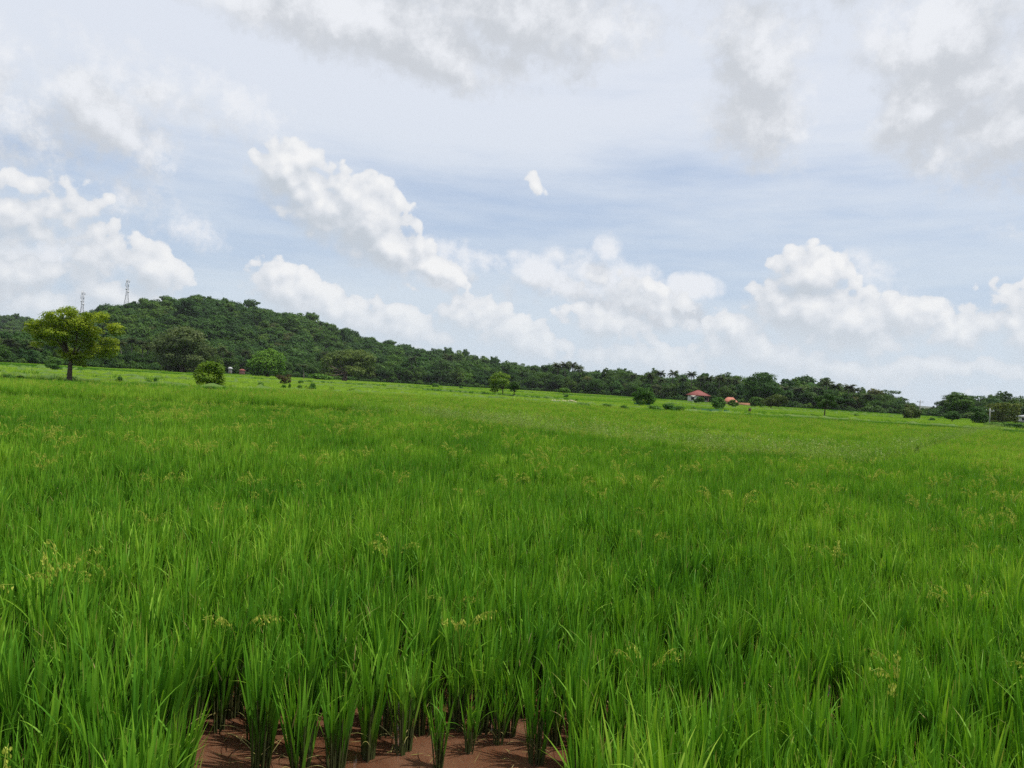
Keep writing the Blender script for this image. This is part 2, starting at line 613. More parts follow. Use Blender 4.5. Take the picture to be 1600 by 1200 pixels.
RICE_TOP = 0.50
bund_px = [(-420, 596), (-200, 604), (0, 614), (130, 621), (300, 628), (420, 632), (520, 637), (640, 646), (750, 656), (880, 671), (1000, 685), (1120, 697), (1230, 707), (1335, 716)]
bund_px2 = [(1335, 716), (1395, 706), (1440, 694), (1490, 680), (1530, 671), (1560, 666)]
def raise_(px):
    t = np.clip((px - 480) / 260, 0, 1)
    return 0.18 * (1 - t * t * (3 - 2 * t))


BUND = np.array([ground(px, py, RICE_TOP)[:2] for px, py in bund_px])
BUND2 = np.array([ground(px, py, RICE_TOP)[:2] for px, py in bund_px2])
edge_px = [(-420, 574), (-200, 583), (0, 595), (110, 599), (300, 608), (420, 611), (600, 616), (800, 625), (1000, 640), (1200, 652), (1400, 663), (1600, 676), (1800, 690), (2000, 702)]
EDGE = np.array([ground(px, py, RICE_TOP + raise_(px))[:2] for px, py in edge_px])


def seg_dist(P, line):
    P = np.asarray(P)[:, :2]
    best = np.full(len(P), 1e9)
    for a, c in zip(line[:-1], line[1:]):
        d = c - a
        t = np.clip(((P - a) @ d) / (d @ d), 0, 1)
        best = np.minimum(best, np.linalg.norm(P - (a + t[:, None] * d), axis=1))
    return best


def edge_depth(x, y):
    """y of the far plot edge in direction (x, y), as a ratio: <1 is nearer than the edge"""
    az = np.arctan2(x, y)
    ea = np.arctan2(EDGE[:, 0], EDGE[:, 1])
    er = np.hypot(EDGE[:, 0], EDGE[:, 1])
    return np.hypot(x, y) / np.interp(az, ea, er)


# flooded plots: a sheet of muddy water under the rice
fan = [(-2.5, -1.5), (2.5, -1.5)] + [tuple(p * 1.01) for p in EDGE[::-1]]
V = [(x, y, 0.0) for x, y in fan]
me = bpy.data.meshes.new('muddy_water')
me.from_pydata(V, [], [tuple(range(len(V)))])
me.materials.append(mud_mat())
tag(obj('muddy_water', me), 'shallow reddish brown muddy water between the rice stems', kind='structure')


def ridge(name, line, width, height, z0, mat, rough=0.3, wob=0.06):
    """an earth bund: a low rounded bank swept along a line"""
    L = np.asarray(line, float)
    seg = np.linalg.norm(np.diff(L, axis=0), axis=1)
    s = np.concatenate([[0], np.cumsum(seg)])
    n = int(max(8, min(220, s[-1] / max(0.35, width * .6))))
    q = np.linspace(0, s[-1], n)
    P = np.stack([np.interp(q, s, L[:, 0]), np.interp(q, s, L[:, 1])], -1)
    tg = np.gradient(P, axis=0)
    tg /= np.linalg.norm(tg, axis=1, keepdims=True)
    nr = np.stack([-tg[:, 1], tg[:, 0]], -1)
    prof = [(-1, -0.05), (-.7, .55), (-.3, .95), (.3, 1.0), (.7, .6), (1, -0.05)]
    rows = []
    for o, h in prof:
        jit = RNG.normal(0, wob, n)
        hh = height * h * (1 + RNG.normal(0, rough, n) * (h > 0.1))
        xy = P + nr * (o * width * .5 + jit * width)[:, None]
        rows.append(np.concatenate([xy, (z0 + hh)[:, None]], 1))
    V = np.stack(rows, 1).reshape(-1, 3)
    k = len(prof)
    i, j = np.meshgrid(np.arange(n - 1), np.arange(k - 1), indexing='ij')
    Q = np.stack([i * k + j, (i + 1) * k + j, (i + 1) * k + j + 1, i * k + j + 1], -1).reshape(-1, 4)
    return obj(name, mesh_np(name, V, Q, [mat], smooth=True)), P


M['bund'] = plain_mat('bund_earth', (.060, .125, .018), (.085, .135, .026), 0.95, 1.5, 0.5)
o, BUND_P = ridge('field_bund', BUND, 0.55, 0.16, 0.0, M['bund'])
tag(o, 'low grassy earth bund between the two flooded rice plots', kind='structure')
o, BUND2_P = ridge('field_bund', BUND2, 0.55, 0.16, 0.0, M['bund'])
tag(o, 'low grassy earth bund turning away from the camera on the right', kind='structure')
far_lines = [
    [(-300, 566), (0, 588), (60, 590), (110, 592), (200, 597), (260, 599)],
    [(-300, 574), (50, 593), (105, 597), (190, 601), (320, 609), (420, 612), (500, 615), (570, 617), (640, 619), (760, 624), (860, 632), (960, 638), (1060, 646), (1160, 650), (1240, 654), (1400, 664), (1560, 675), (1800, 692)],
    [(-300, 554), (0, 574), (70, 577), (150, 581), (260, 587), (310, 590), (400, 594), (480, 598), (560, 602), (640, 606)],
    [(0, 581), (100, 584), (200, 590), (300, 596), (340, 599), (440, 602), (540, 606), (640, 611)],
    [(540, 602), (640, 608), (700, 613), (780, 619), (850, 625), (900, 629)],
    [(820, 615), (900, 621), (960, 625), (1040, 632), (1100, 637), (1180, 641), (1260, 645), (1360, 651), (1460, 658)],
    [(620, 604), (700, 608), (800, 614), (900, 620)],
    [(1040, 628), (1120, 634), (1200, 639), (1300, 645), (1400, 651), (1480, 656)],
]
FAR_P = []
for k, ln in enumerate(far_lines):
    g = np.array([ground(px, py, 0.0)[:2] for px, py in ln])
    o, P = ridge('field_bund', g, 0.9, 0.36, -0.05, M['bund'])
    tag(o, 'narrow grassy bund dividing the distant fields', kind='structure')
    FAR_P.append(P)

# hills -----------------------------------------------------------
belt_px = np.array([-700, -200, 0, 260, 540, 800, 1000, 1200, 1400, 1560, 1800, 2300])
belt_D = np.array([130, 140, 155, 205, 285, 305, 270, 222, 205, 190, 170, 150.])
sil_px = np.array([-700, -300, 0, 60, 100, 130, 150, 200, 215, 290, 330, 370, 420, 470, 520, 570, 600, 650, 700, 750, 800, 850, 900, 950, 1050, 1200, 1400, 2300])
sil_y = np.array([505, 525, 545, 530, 506, 490, 485, 470, 468, 464, 466, 473, 481, 491, 505, 519, 528, 539, 546, 554, 564, 571, 577, 580, 590, 612, 640, 690.])
TREE_H = 10.8


def hz_az(px):
    d = Fv + Rv * ((px - CX) / F_PX) + Uv * ((CY - horizon_y(px)) / F_PX)
    return math.atan2(d[0], d[1])


belt_az = np.array([hz_az(p) for p in belt_px])
sil_az, sil_el = zip(*[azel(p, y) for p, y in zip(sil_px, sil_y)])
sil_az, sil_el = np.array(sil_az), np.array(sil_el)


def belt_r(az):
    px = np.interp(az, belt_az, belt_px)
    return np.interp(px, belt_px, belt_D) / np.cos(az)


RIDGE_R = 530.0


def hill_z(az, r):
    r0 = belt_r(az) + 42
    H = np.maximum(0, np.tan(np.interp(az, sil_az, sil_el)) * RIDGE_R + CAM_H - TREE_H)
    t = np.clip((r - r0) / (RIDGE_R - r0), 0, 1)
    up = t * (0.35 + 0.65 * t) * (1.0 - 0.12 * (t > 0.999))
    up = np.sin(t * math.pi / 2) ** 1.25
    dn = 1 - np.clip((r - RIDGE_R) / 500, 0, 1) ** 1.3
    bump = 1.6 * np.sin(az * 31 + r * .021) * np.sin(r * .037 + az * 17) * np.clip(t * 3, 0, 1) * np.clip(H / 12, 0, 1)
    return H * up * dn + bump * (r < RIDGE_R - 20) - 0.3


def polar_sheet(name, az0, az1, na, r0, r1, nr, zf, mat):
    A, Rr = np.meshgrid(np.linspace(az0, az1, na), np.linspace(r0, r1, nr), indexing='ij')
    V = np.stack([np.sin(A) * Rr, np.cos(A) * Rr, zf(A, Rr)], -1).reshape(-1, 3)
    i, j = np.meshgrid(np.arange(na - 1), np.arange(nr - 1), indexing='ij')
    Q = np.stack([i * nr + j, (i + 1) * nr + j, (i + 1) * nr + j + 1, i * nr + j + 1], -1).reshape(-1, 4)
    return obj(name, mesh_np(name, V, Q, [mat], smooth=True))


M['hill'] = plain_mat('hill_soil', (.030, .050, .016), (.05, .06, .025), 0.95, 0.08)
tag(polar_sheet('hill', -1.05, 0.45, 120, 150, 1050, 60, hill_z, M['hill']), 'wooded hill sloping down from left to right', kind='structure')
h2_px = np.array([-700, -250, -100, 0, 30, 60, 100, 160, 260])
h2_y = np.array([450, 468, 478, 487, 491, 498, 508, 530, 560.])
h2_az, h2_el = zip(*[azel(p, y) for p, y in zip(h2_px, h2_y)])


def hill2_z(az, r):
    H = np.maximum(0, np.tan(np.interp(az, h2_az, h2_el)) * 980 + CAM_H - TREE_H)
    t = np.clip((r - 640) / 340, 0, 1)
    return H * np.sin(t * math.pi / 2) ** 1.2 * (1 - np.clip((r - 980) / 500, 0, 1)) - 1.0


tag(polar_sheet('hill', -1.1, -0.30, 50, 630, 1450, 40, hill2_z, M['hill']), 'farther wooded ridge at the left edge', kind='structure')


def far_hill_z(az, r):
    H = 34 + 12 * np.sin(az * 19 + 1.2) + 7 * np.sin(az * 47) + 4 * np.sin(az * 90 + .5)
    t = np.clip((r - 3000) / 600, 0, 1)
    return H * np.sin(t * math.pi) - 1.0


tag(polar_sheet('distant_hills', 0.05, 0.95, 120, 3000, 3600, 14, far_hill_z, M['hill']), 'low blue hills on the horizon seen through the gap in the trees', kind='structure')


# ------------------------------------------------------------------ foliage meshes
def cards(mb, P, N, size, rng, aspect=0.55, mat=0, tint=None, fold=0.18):
    """leaf sprays: one folded rhombus per point"""
    n = len(P)
    a = rng.normal(size=(n, 3))
    t = np.cross(N, a)
    t /= np.linalg.norm(t, axis=1, keepdims=True) + 1e-9
    bt = np.cross(N, t)
    s = (np.asarray(size) * rng.uniform(0.65, 1.35, n))[:, None]
    dn = -N * s * fold
    V = np.stack([P - t * s + dn, P + bt * s * aspect, P + t * s + dn, P - bt * s * aspect], 1).reshape(-1, 3)
    Q = np.arange(4 * n).reshape(n, 4)
    if tint is None:
        tint = rng.uniform(0, 1, n)
    mb.add(V, Q, mat=mat, tint=np.repeat(tint, 4))


def lobe_points(rng, c, rad, n, up=0.25, jit=0.30):
    d = rng.normal(size=(n, 3))
    d[:, 2] += up
    d /= np.linalg.norm(d, axis=1, keepdims=True)
    rr = rng.uniform(0.35, 1.0, n) ** 0.5 * rng.uniform(.85, 1.22, n)
    P = np.asarray(c) + d * np.asarray(rad) * rr[:, None]
    N = d / np.asarray(rad)
    N = N / np.linalg.norm(N, axis=1, keepdims=True) + rng.normal(0, jit, (n, 3)) + np.array([0, 0, .30])
    N /= np.linalg.norm(N, axis=1, keepdims=True)
    return P, N


def limb_path(a, c, rng, bow=0.12, k=5):
    a, c = np.asarray(a, float), np.asarray(c, float)
    t = np.linspace(0, 1, k)[:, None]
    L = np.linalg.norm(c - a)
    mid = rng.normal(0, bow * L, 3)
    mid[2] = -abs(mid[2]) * .6
    return a + (c - a) * t + mid * (t * (1 - t) * 2)


def make_tree(rng, lobes, n_cards, card, leaf, trunk_r, fork, trunk_top=None, up=0.25, lean=0.0, aspect=.55, jit=.30):
    """lobes: (x, y, z, rx, ry, rz). Returns trunk and crown meshes, base at the origin"""
    lobes = np.asarray(lobes, float)
    sat = []
    for L in lobes:
        for _ in range(3):
            d = rng.normal(size=3)
            d[2] = d[2] * .8 + .25
            d /= np.linalg.norm(d)
            k = rng.uniform(.30, .52)
            sat.append(np.concatenate([L[:3] + d * L[3:] * rng.uniform(.75, 1.1), L[3:] * k]))
    n_main = len(lobes)
    lobes = np.concatenate([lobes, np.array(sat)])
    lobes[:, 2] = np.maximum(lobes[:, 2], lobes[:, 5] * .7)
    cb = MB()
    vol = (lobes[:, 3] * lobes[:, 4] + lobes[:, 3] * lobes[:, 5] + lobes[:, 4] * lobes[:, 5])
    cnt = np.maximum(12, (n_cards * vol / vol.sum()).astype(int))
    for L, k in zip(lobes, cnt):
        P, N = lobe_points(rng, L[:3], L[3:], k, up, jit)
        base = rng.uniform(0.0, 0.6)
        cards(cb, P, N, card, rng, aspect, tint=np.clip(base + rng.uniform(0, 0.4, k), 0, 1))
    tb = MB()
    cen = lobes[:n_main, :3].mean(0)
    f = np.array([cen[0] * .15 + lean, cen[1] * .15, fork])
    tb.tube(limb_path((0, 0, -0.15), f, rng, .05, 6), np.linspace(trunk_r * 1.25, trunk_r * .75, 6), 8)
    order = np.argsort(-vol[:n_main])[:14]
    for q in order:
        e = lobes[q, :3] - np.array([0, 0, lobes[q, 5] * .2])
        tb.tube(limb_path(f - np.array([0, 0, .06 * fork]), e, rng, .12, 5), np.linspace(trunk_r * .5, trunk_r * .10, 5), 5)
    return tb.mesh('trunk', [M['bark']], True), cb.mesh('crown', [leaf])


def dome_lobes(rng, W, z0, z1, n, flat=0.8, r=0.27, shape=1.0):
    """lobes spread over a dome-shaped crown of width W between heights z0 and z1"""
    out = []
    H = z1 - z0
    for k in range(n):
        for _ in range(20):
            u = rng.uniform(-1, 1, 2)
            if u @ u < 1:
                break
        rad = math.sqrt(u @ u)
        zmax = math.sqrt(max(0, 1 - rad ** (2 * shape)))
        zz = rng.uniform(0.0, 1.0) ** 0.6 * zmax
        rr = W * r * rng.uniform(0.65, 1.15)
        x, y = u * (W / 2 - rr * .75)
        z = z0 + rr * flat * .6 + zz * (H - rr * flat * 1.5)
        out.append((x, y, z, rr, rr, rr * flat * rng.uniform(.75, 1.1)))
    return out


def make_shrub(rng, W, H, leaf, n_cards, card, n=9, stems=5):
    lob = dome_lobes(rng, W, 0.0, H, n, .8, .30)
    cb = MB()
    for L in lob:
        P, N = lobe_points(rng, L[:3], L[3:], n_cards // n, .2)
        P[:, 2] = np.abs(P[:, 2])
        b0 = rng.uniform(0, .4)
        cards(cb, P, N, card, rng, .5, tint=np.clip(b0 + rng.uniform(0, .6, len(P)), 0, 1))
    tb = MB()
    for k in range(stems):
        e = np.array(lob[k % n][:3])
        tb.tube(limb_path((rng.normal(0, .03 * W), rng.normal(0, .03 * W), -0.1), e, rng, .1, 4), np.linspace(.022 * W, .006 * W, 4), 5)
    return tb.mesh('stem', [M['bark']], True), cb.mesh('foliage', [leaf])


def make_palm(rng, H, fr=3.0, nf=20):
    tb = MB()
    ln = rng.normal(0, .06 * H, 2)
    t = np.linspace(0, 1, 9)
    path = np.stack([ln[0] * t ** 2, ln[1] * t ** 2, -0.2 + (H + .2) * t], -1)
    tb.tube(path, .19 - .07 * t, 7)
    cb = MB()
    top = path[-1]
    for k in range(nf):
        az = k * 2.4 + rng.normal(0, .15)
        e0 = rng.uniform(-.55, 1.25)
        L = fr * rng.uniform(.8, 1.1)
        s = np.linspace(0, 1, 9)
        ang = e0 - (0.5 + 1.0 * rng.uniform(.7, 1.2)) * s ** 1.3
        dr = np.concatenate([[0], np.cumsum(np.cos(ang[:-1]) * L / 8)])
        dz = np.concatenate([[0], np.cumsum(np.sin(ang[:-1]) * L / 8)])
        hx, hy = math.cos(az), math.sin(az)
        P = top + np.stack([dr * hx, dr * hy, dz], -1)
        side = np.array([-hy, hx, 0])
        tt = rng.uniform(0, 1)
        cb.tube(P, np.linspace(.035, .010, 9), 3, cap=False)
        # leaflets hang from both sides of the rib
        q = np.linspace(.12, .99, 15)
        B = np.stack([np.interp(q, s, P[:, c]) for c in range(3)], -1)
        for sg in (-1, 1):
            ll = L * .24 * np.sin(math.pi * (q * .85 + .12))[:, None]
            fw = np.array([hx, hy, 0]) * .45
            tip = B + (side * sg * .85 + fw + np.array([0, 0, -.55])) * ll + rng.normal(0, .03, (15, 3))
            wv = np.stack([hx * np.ones(15), hy * np.ones(15), np.zeros(15)], -1) * .12 * L / 3
            Vv = np.stack([B - wv, B + wv, tip + wv * .3, tip - wv * .3], 1).reshape(-1, 3)
            cb.add(Vv, np.arange(60).reshape(15, 4), tint=np.repeat(np.clip(tt * .6 + rng.uniform(0, .4, 15), 0, 1), 4))
    return tb.mesh('trunk', [M['palm_bark']], True), cb.mesh('crown', [M['palm']])


def plant(name, meshes, names, label, cat, loc, rz=0.0, scale=1.0, group=None, color=None):
    t = thing(name, label, cat, loc, rz, group, scale)
    for me, nm in zip(meshes, names):
        o = obj(nm, me, t)
        if color is not None:
            o.color = (*color, 1)
    return t


TR = ('trunk', 'crown')
SH = ('stem', 'foliage')

# ------------------------------------------------------------------ geometry-node scatter for the uncountable masses
SRC = {}


def source_collection(name, meshes):
    c = bpy.data.collections.new(name)
    for k, me in enumerate(meshes):
        o = bpy.data.objects.new(f'{name}_{k:02d}', me)
        c.objects.link(o)
    SRC[name] = c
    return c


def scatter(name, label, col, P, rot, scl, idx, tint=None, colattr=None):
    me = bpy.data.meshes.new(name)
    P = np.asarray(P, np.float32)
    n = len(P)
    me.vertices.add(n)
    me.vertices.foreach_set('co', P.ravel())
    a = me.attributes.new('rot', 'FLOAT_VECTOR', 'POINT')
    a.data.foreach_set('vector', np.asarray(rot, np.float32).ravel())
    a = me.attributes.new('scl', 'FLOAT_VECTOR', 'POINT')
    a.data.foreach_set('vector', np.asarray(scl, np.float32).ravel())
    a = me.attributes.new('idx', 'INT', 'POINT')
    a.data.foreach_set('value', np.asarray(idx, np.int32))
    a = me.attributes.new('plot_tint', 'FLOAT', 'POINT')
    a.data.foreach_set('value', np.zeros(n, np.float32) if tint is None else np.asarray(tint, np.float32))
    o = obj(name, me)
    tag(o, label, kind='stuff')
    ng = bpy.data.node_groups.new(name + '_scatter', 'GeometryNodeTree')
    ng.interface.new_socket('Geometry', in_out='INPUT', socket_type='NodeSocketGeometry')
    ng.interface.new_socket('Geometry', in_out='OUTPUT', socket_type='NodeSocketGeometry')
    b = NB(ng)
    gi, go = b.n('NodeGroupInput'), b.n('NodeGroupOutput')
    ci = b.n('GeometryNodeCollectionInfo')
    ci.inputs['Collection'].default_value = col
    ci.inputs['Separate Children'].default_value = True
    ci.inputs['Reset Children'].default_value = True
    ip = b.n('GeometryNodeInstanceOnPoints')
    ng.links.new(gi.outputs[0], ip.inputs['Points'])
    ng.links.new(ci.outputs[0], ip.inputs['Instance'])
    ip.inputs['Pick Instance'].default_value = True

    def named(nm, dt):
        nd = b.n('GeometryNodeInputNamedAttribute', data_type=dt)
        nd.inputs['Name'].default_value = nm
        return nd.outputs['Attribute']
    er = b.n('FunctionNodeEulerToRotation')
    ng.links.new(named('rot', 'FLOAT_VECTOR'), er.inputs[0])
    ng.links.new(er.outputs[0], ip.inputs['Rotation'])
    ng.links.new(named('scl', 'FLOAT_VECTOR'), ip.inputs['Scale'])
    ng.links.new(named('idx', 'INT'), ip.inputs['Instance Index'])
    ng.links.new(ip.outputs[0], go.inputs[0])
    md = o.modifiers.new('scatter', 'NODES')
    md.node_group = ng
    return o


# ------------------------------------------------------------------ trees of the wooded belt, the hill and the fields
rng = np.random.default_rng(11)
BELT = []          # (meshes, natural height, natural width, adjective)
specs = [
    (8.0, 1.2, 9.0, 16, 'leaf_dark', .80, 1.0, 'dark round-crowned tree'), (7.0, 1.0, 9.0, 14, 'leaf_dark', .95, 1.0, 'dark dense upright tree'),
    (9.5, 1.6, 9.0, 18, 'leaf_mid', .65, 1.2, 'spreading mid-green tree'), (7.0, 1.4, 9.0, 13, 'leaf_mid', .85, .9, 'loose mid-green tree'),
    (10.0, 2.8, 9.0, 18, 'leaf_dark', .45, 1.3, 'flat-topped dark tree'), (7.5, 1.2, 9.0, 14, 'leaf_olive', .8, 1.0, 'pale olive tree'),
    (5.5, 1.2, 9.0, 11, 'leaf_dark', 1.2, .8, 'tall narrow dark tree'),
]
for (W, z0, z1, nl, leaf, flat, shp, adj) in specs:
    lob = dome_lobes(rng, W, z0, z1, nl, flat, .22, shp)
    BELT.append((make_tree(rng, lob, 4200, .26, M[leaf], .20, z0 + 1.2), z1, W, adj))
HILLT = []
for (W, z0, z1, nl, leaf, flat) in [(8, 0.5, 7, 11, 'leaf_dark', .8), (7, .3, 7, 10, 'leaf_mid', .9), (9, 1, 7, 12, 'leaf_dark', .6), (7.5, .5, 7, 11, 'leaf_mid', .75), (6, .3, 7, 9, 'leaf_dark', 1.1), (8, .5, 6.5, 11, 'leaf_olive', .7)]:
    lob = dome_lobes(rng, W, z0, z1, nl, flat, .25, 1.0)
    HILLT.append(make_tree(rng, lob, 3000, .30, M[leaf], .22, z0 + 1.0, jit=.16)[1])
PALMS = [(make_palm(rng, 9.0, 2.3, 36), 10.3) for _ in range(5)]
SHRUB = [make_shrub(rng, 3.0, 2.2, M[l], 1500, .14, 9) for l in ('leaf_dark', 'leaf_mid', 'leaf_mid', 'leaf_bright')]
UNDER = [make_shrub(rng, 3.4, 2.2, M[l], 900, .20, 8)[1] for l in ('leaf_dark', 'leaf_mid', 'leaf_dark')]

top_px = [-400, 0, 60, 190, 280, 400, 540, 700, 800, 900, 1000, 1100, 1200, 1300, 1350, 1400, 1425, 1447, 1465, 1485, 1530, 1560, 1600, 1900]
top_y = [500, 520, 527, 533, 535, 547, 552, 562, 572, 576, 581, 588, 587, 596, 607, 615, 630, 634, 630, 617, 623, 616, 613, 625]


def seg_phrase(px):
    for lim, ph in ((45, 'at the far left end of the wooded belt'), (200, 'behind the lone yellow-green tree'), (320, 'beside the big grey-green tree at the hill foot'),
                    (480, 'behind the bright green round bush'), (640, 'near the broad spreading tree at the hill foot'), (760, 'at the hill foot left of the two thin field trees'),
                    (900, 'behind the two thin field trees'), (1060, 'behind the small dark round field tree'), (1165, 'behind the red-roofed houses'),
                    (1260, 'in the belt just right of the red-roofed houses'), (1340, 'behind the small field tree on the right'), (1430, 'left of the low gap in the trees'),
                    (1475, 'in the low gap where far hills show'), (1540, 'right of the low gap in the trees')):
        if px < lim:
            return ph
    return 'at the far right end of the wooded belt'


GB = 'trees in the wooded belt along the far side of the fields'
GP = 'coconut palms in the wooded belt'
rows = 4
for row in range(rows):
    px = -150.0 + row * 7
    while px < 1760:
        az = hz_az(px)
        D = np.interp(px, belt_px, belt_D) + 4 + row * 9.5 + rng.uniform(-3, 3)
        ty = np.interp(px, top_px, top_y)
        Hm = (horizon_y(px) - ty) / F_PX * D + CAM_H
        f = (0.72, 0.92, 1.06, 1.16)[row] * rng.uniform(.80, 1.12)
        if 1425 < px < 1480:
            f *= .8
        Ht = max(2.2, Hm * f)
        w = [5, 3, 3, 3, 2, .8, 2.5]
        if px > 1300:
            w = [3, 1.5, 4, 4, 2, 2, 1]
        k = rng.choice(7, p=np.array(w) / sum(w))
        me, h0, w0, adj = BELT[k]
        s = Ht / h0
        sw = s * rng.uniform(.85, 1.2)
        lab = f"{('front', 'second-row', 'third-row', 'back-row')[row]} {adj} {seg_phrase(px)}"
        c = rng.uniform(.75, 1.2)
        plant('belt_tree', me, TR, lab, 'tree', at(px, D, -.05), rng.uniform(0, 6.28), (sw, sw, s), GB, (c * rng.uniform(.9, 1.15), c, c * rng.uniform(.85, 1.15)))
        px += max(9.0, w0 * sw * F_PX / D * rng.uniform(.55, .85) * (.8 if px > 1180 else 1))
# palms
palm_px = [(8, 527, 6), (22, 535, 4), (48, 531, 7), (60, 540, 3), (172, 535, 5), (190, 530, 3), (205, 526, 8), (222, 530, 4), (232, 538, 2), (335, 545, 6), (348, 540, 2), (362, 548, 3), (380, 545, 1), (395, 552, 5),
           (505, 548, 12), (530, 502, 230), (640, 555, 10), (700, 552, 30), (872, 566, 28), (882, 564, 30), (893, 564, 32), (906, 569, 24), (1030, 578, 8), (1048, 577, 12), (1080, 579, 3), (1092, 587, 14), (1104, 586, 6),
           (1122, 586, 2), (1136, 588, 5), (1152, 590, 10), (1032, 590, -1), (1062, 588, 0), (985, 583, 10), (1018, 582, 14), (1222, 602, 6), (1243, 604, 2), (1292, 592, 1), (1301, 598, 4), (1322, 599, 2), (1330, 604, 6), (1275, 603, 6), (1350, 614, 3)]
for px, ty, back in palm_px:
    if px == 530:
        continue
    D = np.interp(px, belt_px, belt_D) + 4 + back
    Ht = (horizon_y(px) - ty) / F_PX * D + CAM_H
    me, h0 = PALMS[rng.integers(5)]
    s = Ht / h0
    c = rng.uniform(.8, 1.25)
    plant('coconut_palm', me, TR, f'tall coconut palm {seg_phrase(px)}', 'palm tree', at(px, D, -.05), rng.uniform(0, 6.28), (max(s, .85) * (1.2 if px > 1200 else 1),) * 2 + (s,), GP, (c, c, c))

# forest on the hill, one mass
source_collection('forest_tree', HILLT)


def forest(name, label, az0, az1, r0f, r1, zf, sp):
    P = []
    r = 160.0
    while r < r1:
        n = int((az1 - az0) * r / sp)
        a = az0 + (np.arange(n) + rng.uniform(-.45, .45, n)) * (az1 - az0) / n
        rr = r + rng.uniform(-.45, .45, n) * sp
        keep = rr > r0f(a)
        P.append(np.stack([a[keep], rr[keep]], -1))
        r += sp
    P = np.concatenate(P)
    z = zf(P[:, 0], P[:, 1])
    n = len(P)
    xyz = np.stack([np.sin(P[:, 0]) * P[:, 1], np.cos(P[:, 0]) * P[:, 1], z - .3], -1)
    s = rng.uniform(.62, 1.6, n)
    s = s * np.where(rng.uniform(size=n) < .06, 1.25, 1.0)
    scl = np.stack([s * rng.uniform(.85, 1.15, n), s * rng.uniform(.85, 1.15, n), s * rng.uniform(.8, 1.1, n)], -1)
    rot = np.stack([np.zeros(n), np.zeros(n), rng.uniform(0, 6.28, n)], -1)
    # kinds come in patches over the slope
    pat = np.sin(P[:, 0] * 23 + P[:, 1] * .018) + np.sin(P[:, 0] * 41 - P[:, 1] * .034 + 1.7) + rng.normal(0, .8, n)
    idx = np.where(pat > .9, rng.choice([1, 3, 3, 5], n), rng.choice([0, 2, 4, 0, 1], n))
    return scatter(name, label, SRC['forest_tree'], xyz, rot, scl, idx)


forest('forest', 'dense dark green forest covering the hill', -0.95, 0.33, lambda a: belt_r(a) + 40, 575, hill_z, 6.6)
forest('forest', 'dark forest on the farther ridge at the left', -0.95, -0.40, lambda a: 760 + 0 * a, 1000, hill2_z, 8.0)
# undergrowth below the belt
source_collection('understory_bush', UNDER)
P = []
for row in range(4):
    for px in np.arange(-160, 1760, 8.0):
        D = np.interp(px, belt_px, belt_D) + 1 + row * 8 + rng.uniform(-2, 2)
        P.append(at(px + rng.uniform(-3, 3), D, -.1))
P = np.array(P)
n = len(P)
s = rng.uniform(.5, 1.15, n)
scatter('undergrowth', 'low dark undergrowth along the foot of the wooded belt', SRC['understory_bush'], P, np.stack([np.zeros(n), np.zeros(n), rng.uniform(0, 6.28, n)], -1), np.stack([s * 1.1, s * 1.1, s], -1), rng.integers(0, 3, n))


# ---- trees standing apart
def px_tree(name, label, bx, by, lobes_px, n_cards, card, leaf, trunk_px, fork_y, depth_ratio=.45, D=None, up=.25, group=None, color=None, aspect=.55, cat='tree'):
    """a tree from a list of foliage clumps measured in the photograph, given real size and depth at its own distance"""
    g = ground(bx, by) if D is None else at(bx, D)
    dep = g @ np.array([Fv[0], Fv[1], 0])
    k = dep / F_PX
    by = horizon_y(bx) + CAM_H / k
    r_ = np.random.default_rng(int(bx * 7 + by))
    lob = []
    half = max(abs(l[0] - bx) for l in lobes_px) * k
    for l in lobes_px:
        x, z = (l[0] - bx) * k, (by - l[1] + 0.0594 * (l[0] - bx)) * k
        dmax = math.sqrt(max(0.05, half ** 2 - x ** 2)) * depth_ratio * 2
        ys = [0.0] if len(l) > 4 else [r_.uniform(-dmax, dmax) * .5]
        for yy in ys:
            lob.append((x, yy, z, l[2] * k, l[2] * k * r_.uniform(.85, 1.1), l[3] * k))
    f = (by - fork_y) * k
    me = make_tree(r_, lob, n_cards, card * k, leaf, trunk_px * k * .5, f, up=up, aspect=aspect)
    return plant(name, me, TR, label, cat, g, 0, 1.0, group, color)


lone = [(75, 512, 20, 10), (95, 497, 18, 9), (112, 512, 20, 10), (92, 506, 20, 10), (135, 510, 20, 10), (45, 515, 15, 7), (54, 507, 14, 8), (85, 486, 10, 8), (103, 487, 11, 7), (120, 489, 12, 8), (142, 491, 11, 7), (81, 504, 19, 9), (125, 501, 18, 9), (156, 499, 16, 8), (170, 511, 13, 8), (177, 520, 9, 6), (144, 517, 18, 8), (112, 525, 18, 9),
        (69, 521, 15, 8), (87, 534, 18, 9), (125, 537, 18, 9), (168, 545, 12, 6), (146, 545, 18, 10), (100, 550, 17, 8), (67, 540, 10, 6), (110, 558, 14, 7), (132, 556, 16, 8), (155, 533, 16, 8), (100, 508, 16, 8), (160, 552, 12, 7), (120, 566, 12, 6),
        (62, 528, 12, 6), (95, 520, 18, 9), (135, 525, 16, 8)]
px_tree('rain_tree', 'lone spreading yellow-green tree standing in the field at the left', 108, 598, lone, 24000, 1.55, M['leaf_yellow'], 7.5, 560, .5, color=(1.2, 1.15, 1.0))
big = [(280, 518, 22, 10), (262, 528, 20, 12), (300, 528, 22, 12), (275, 540, 26, 14), (310, 545, 20, 14), (250, 548, 16, 14), (285, 560, 28, 14), (262, 565, 20, 12), (310, 565, 18, 12), (290, 574, 24, 8), (265, 576, 18, 7), (322, 555, 12, 12), (292, 535, 20, 12)]
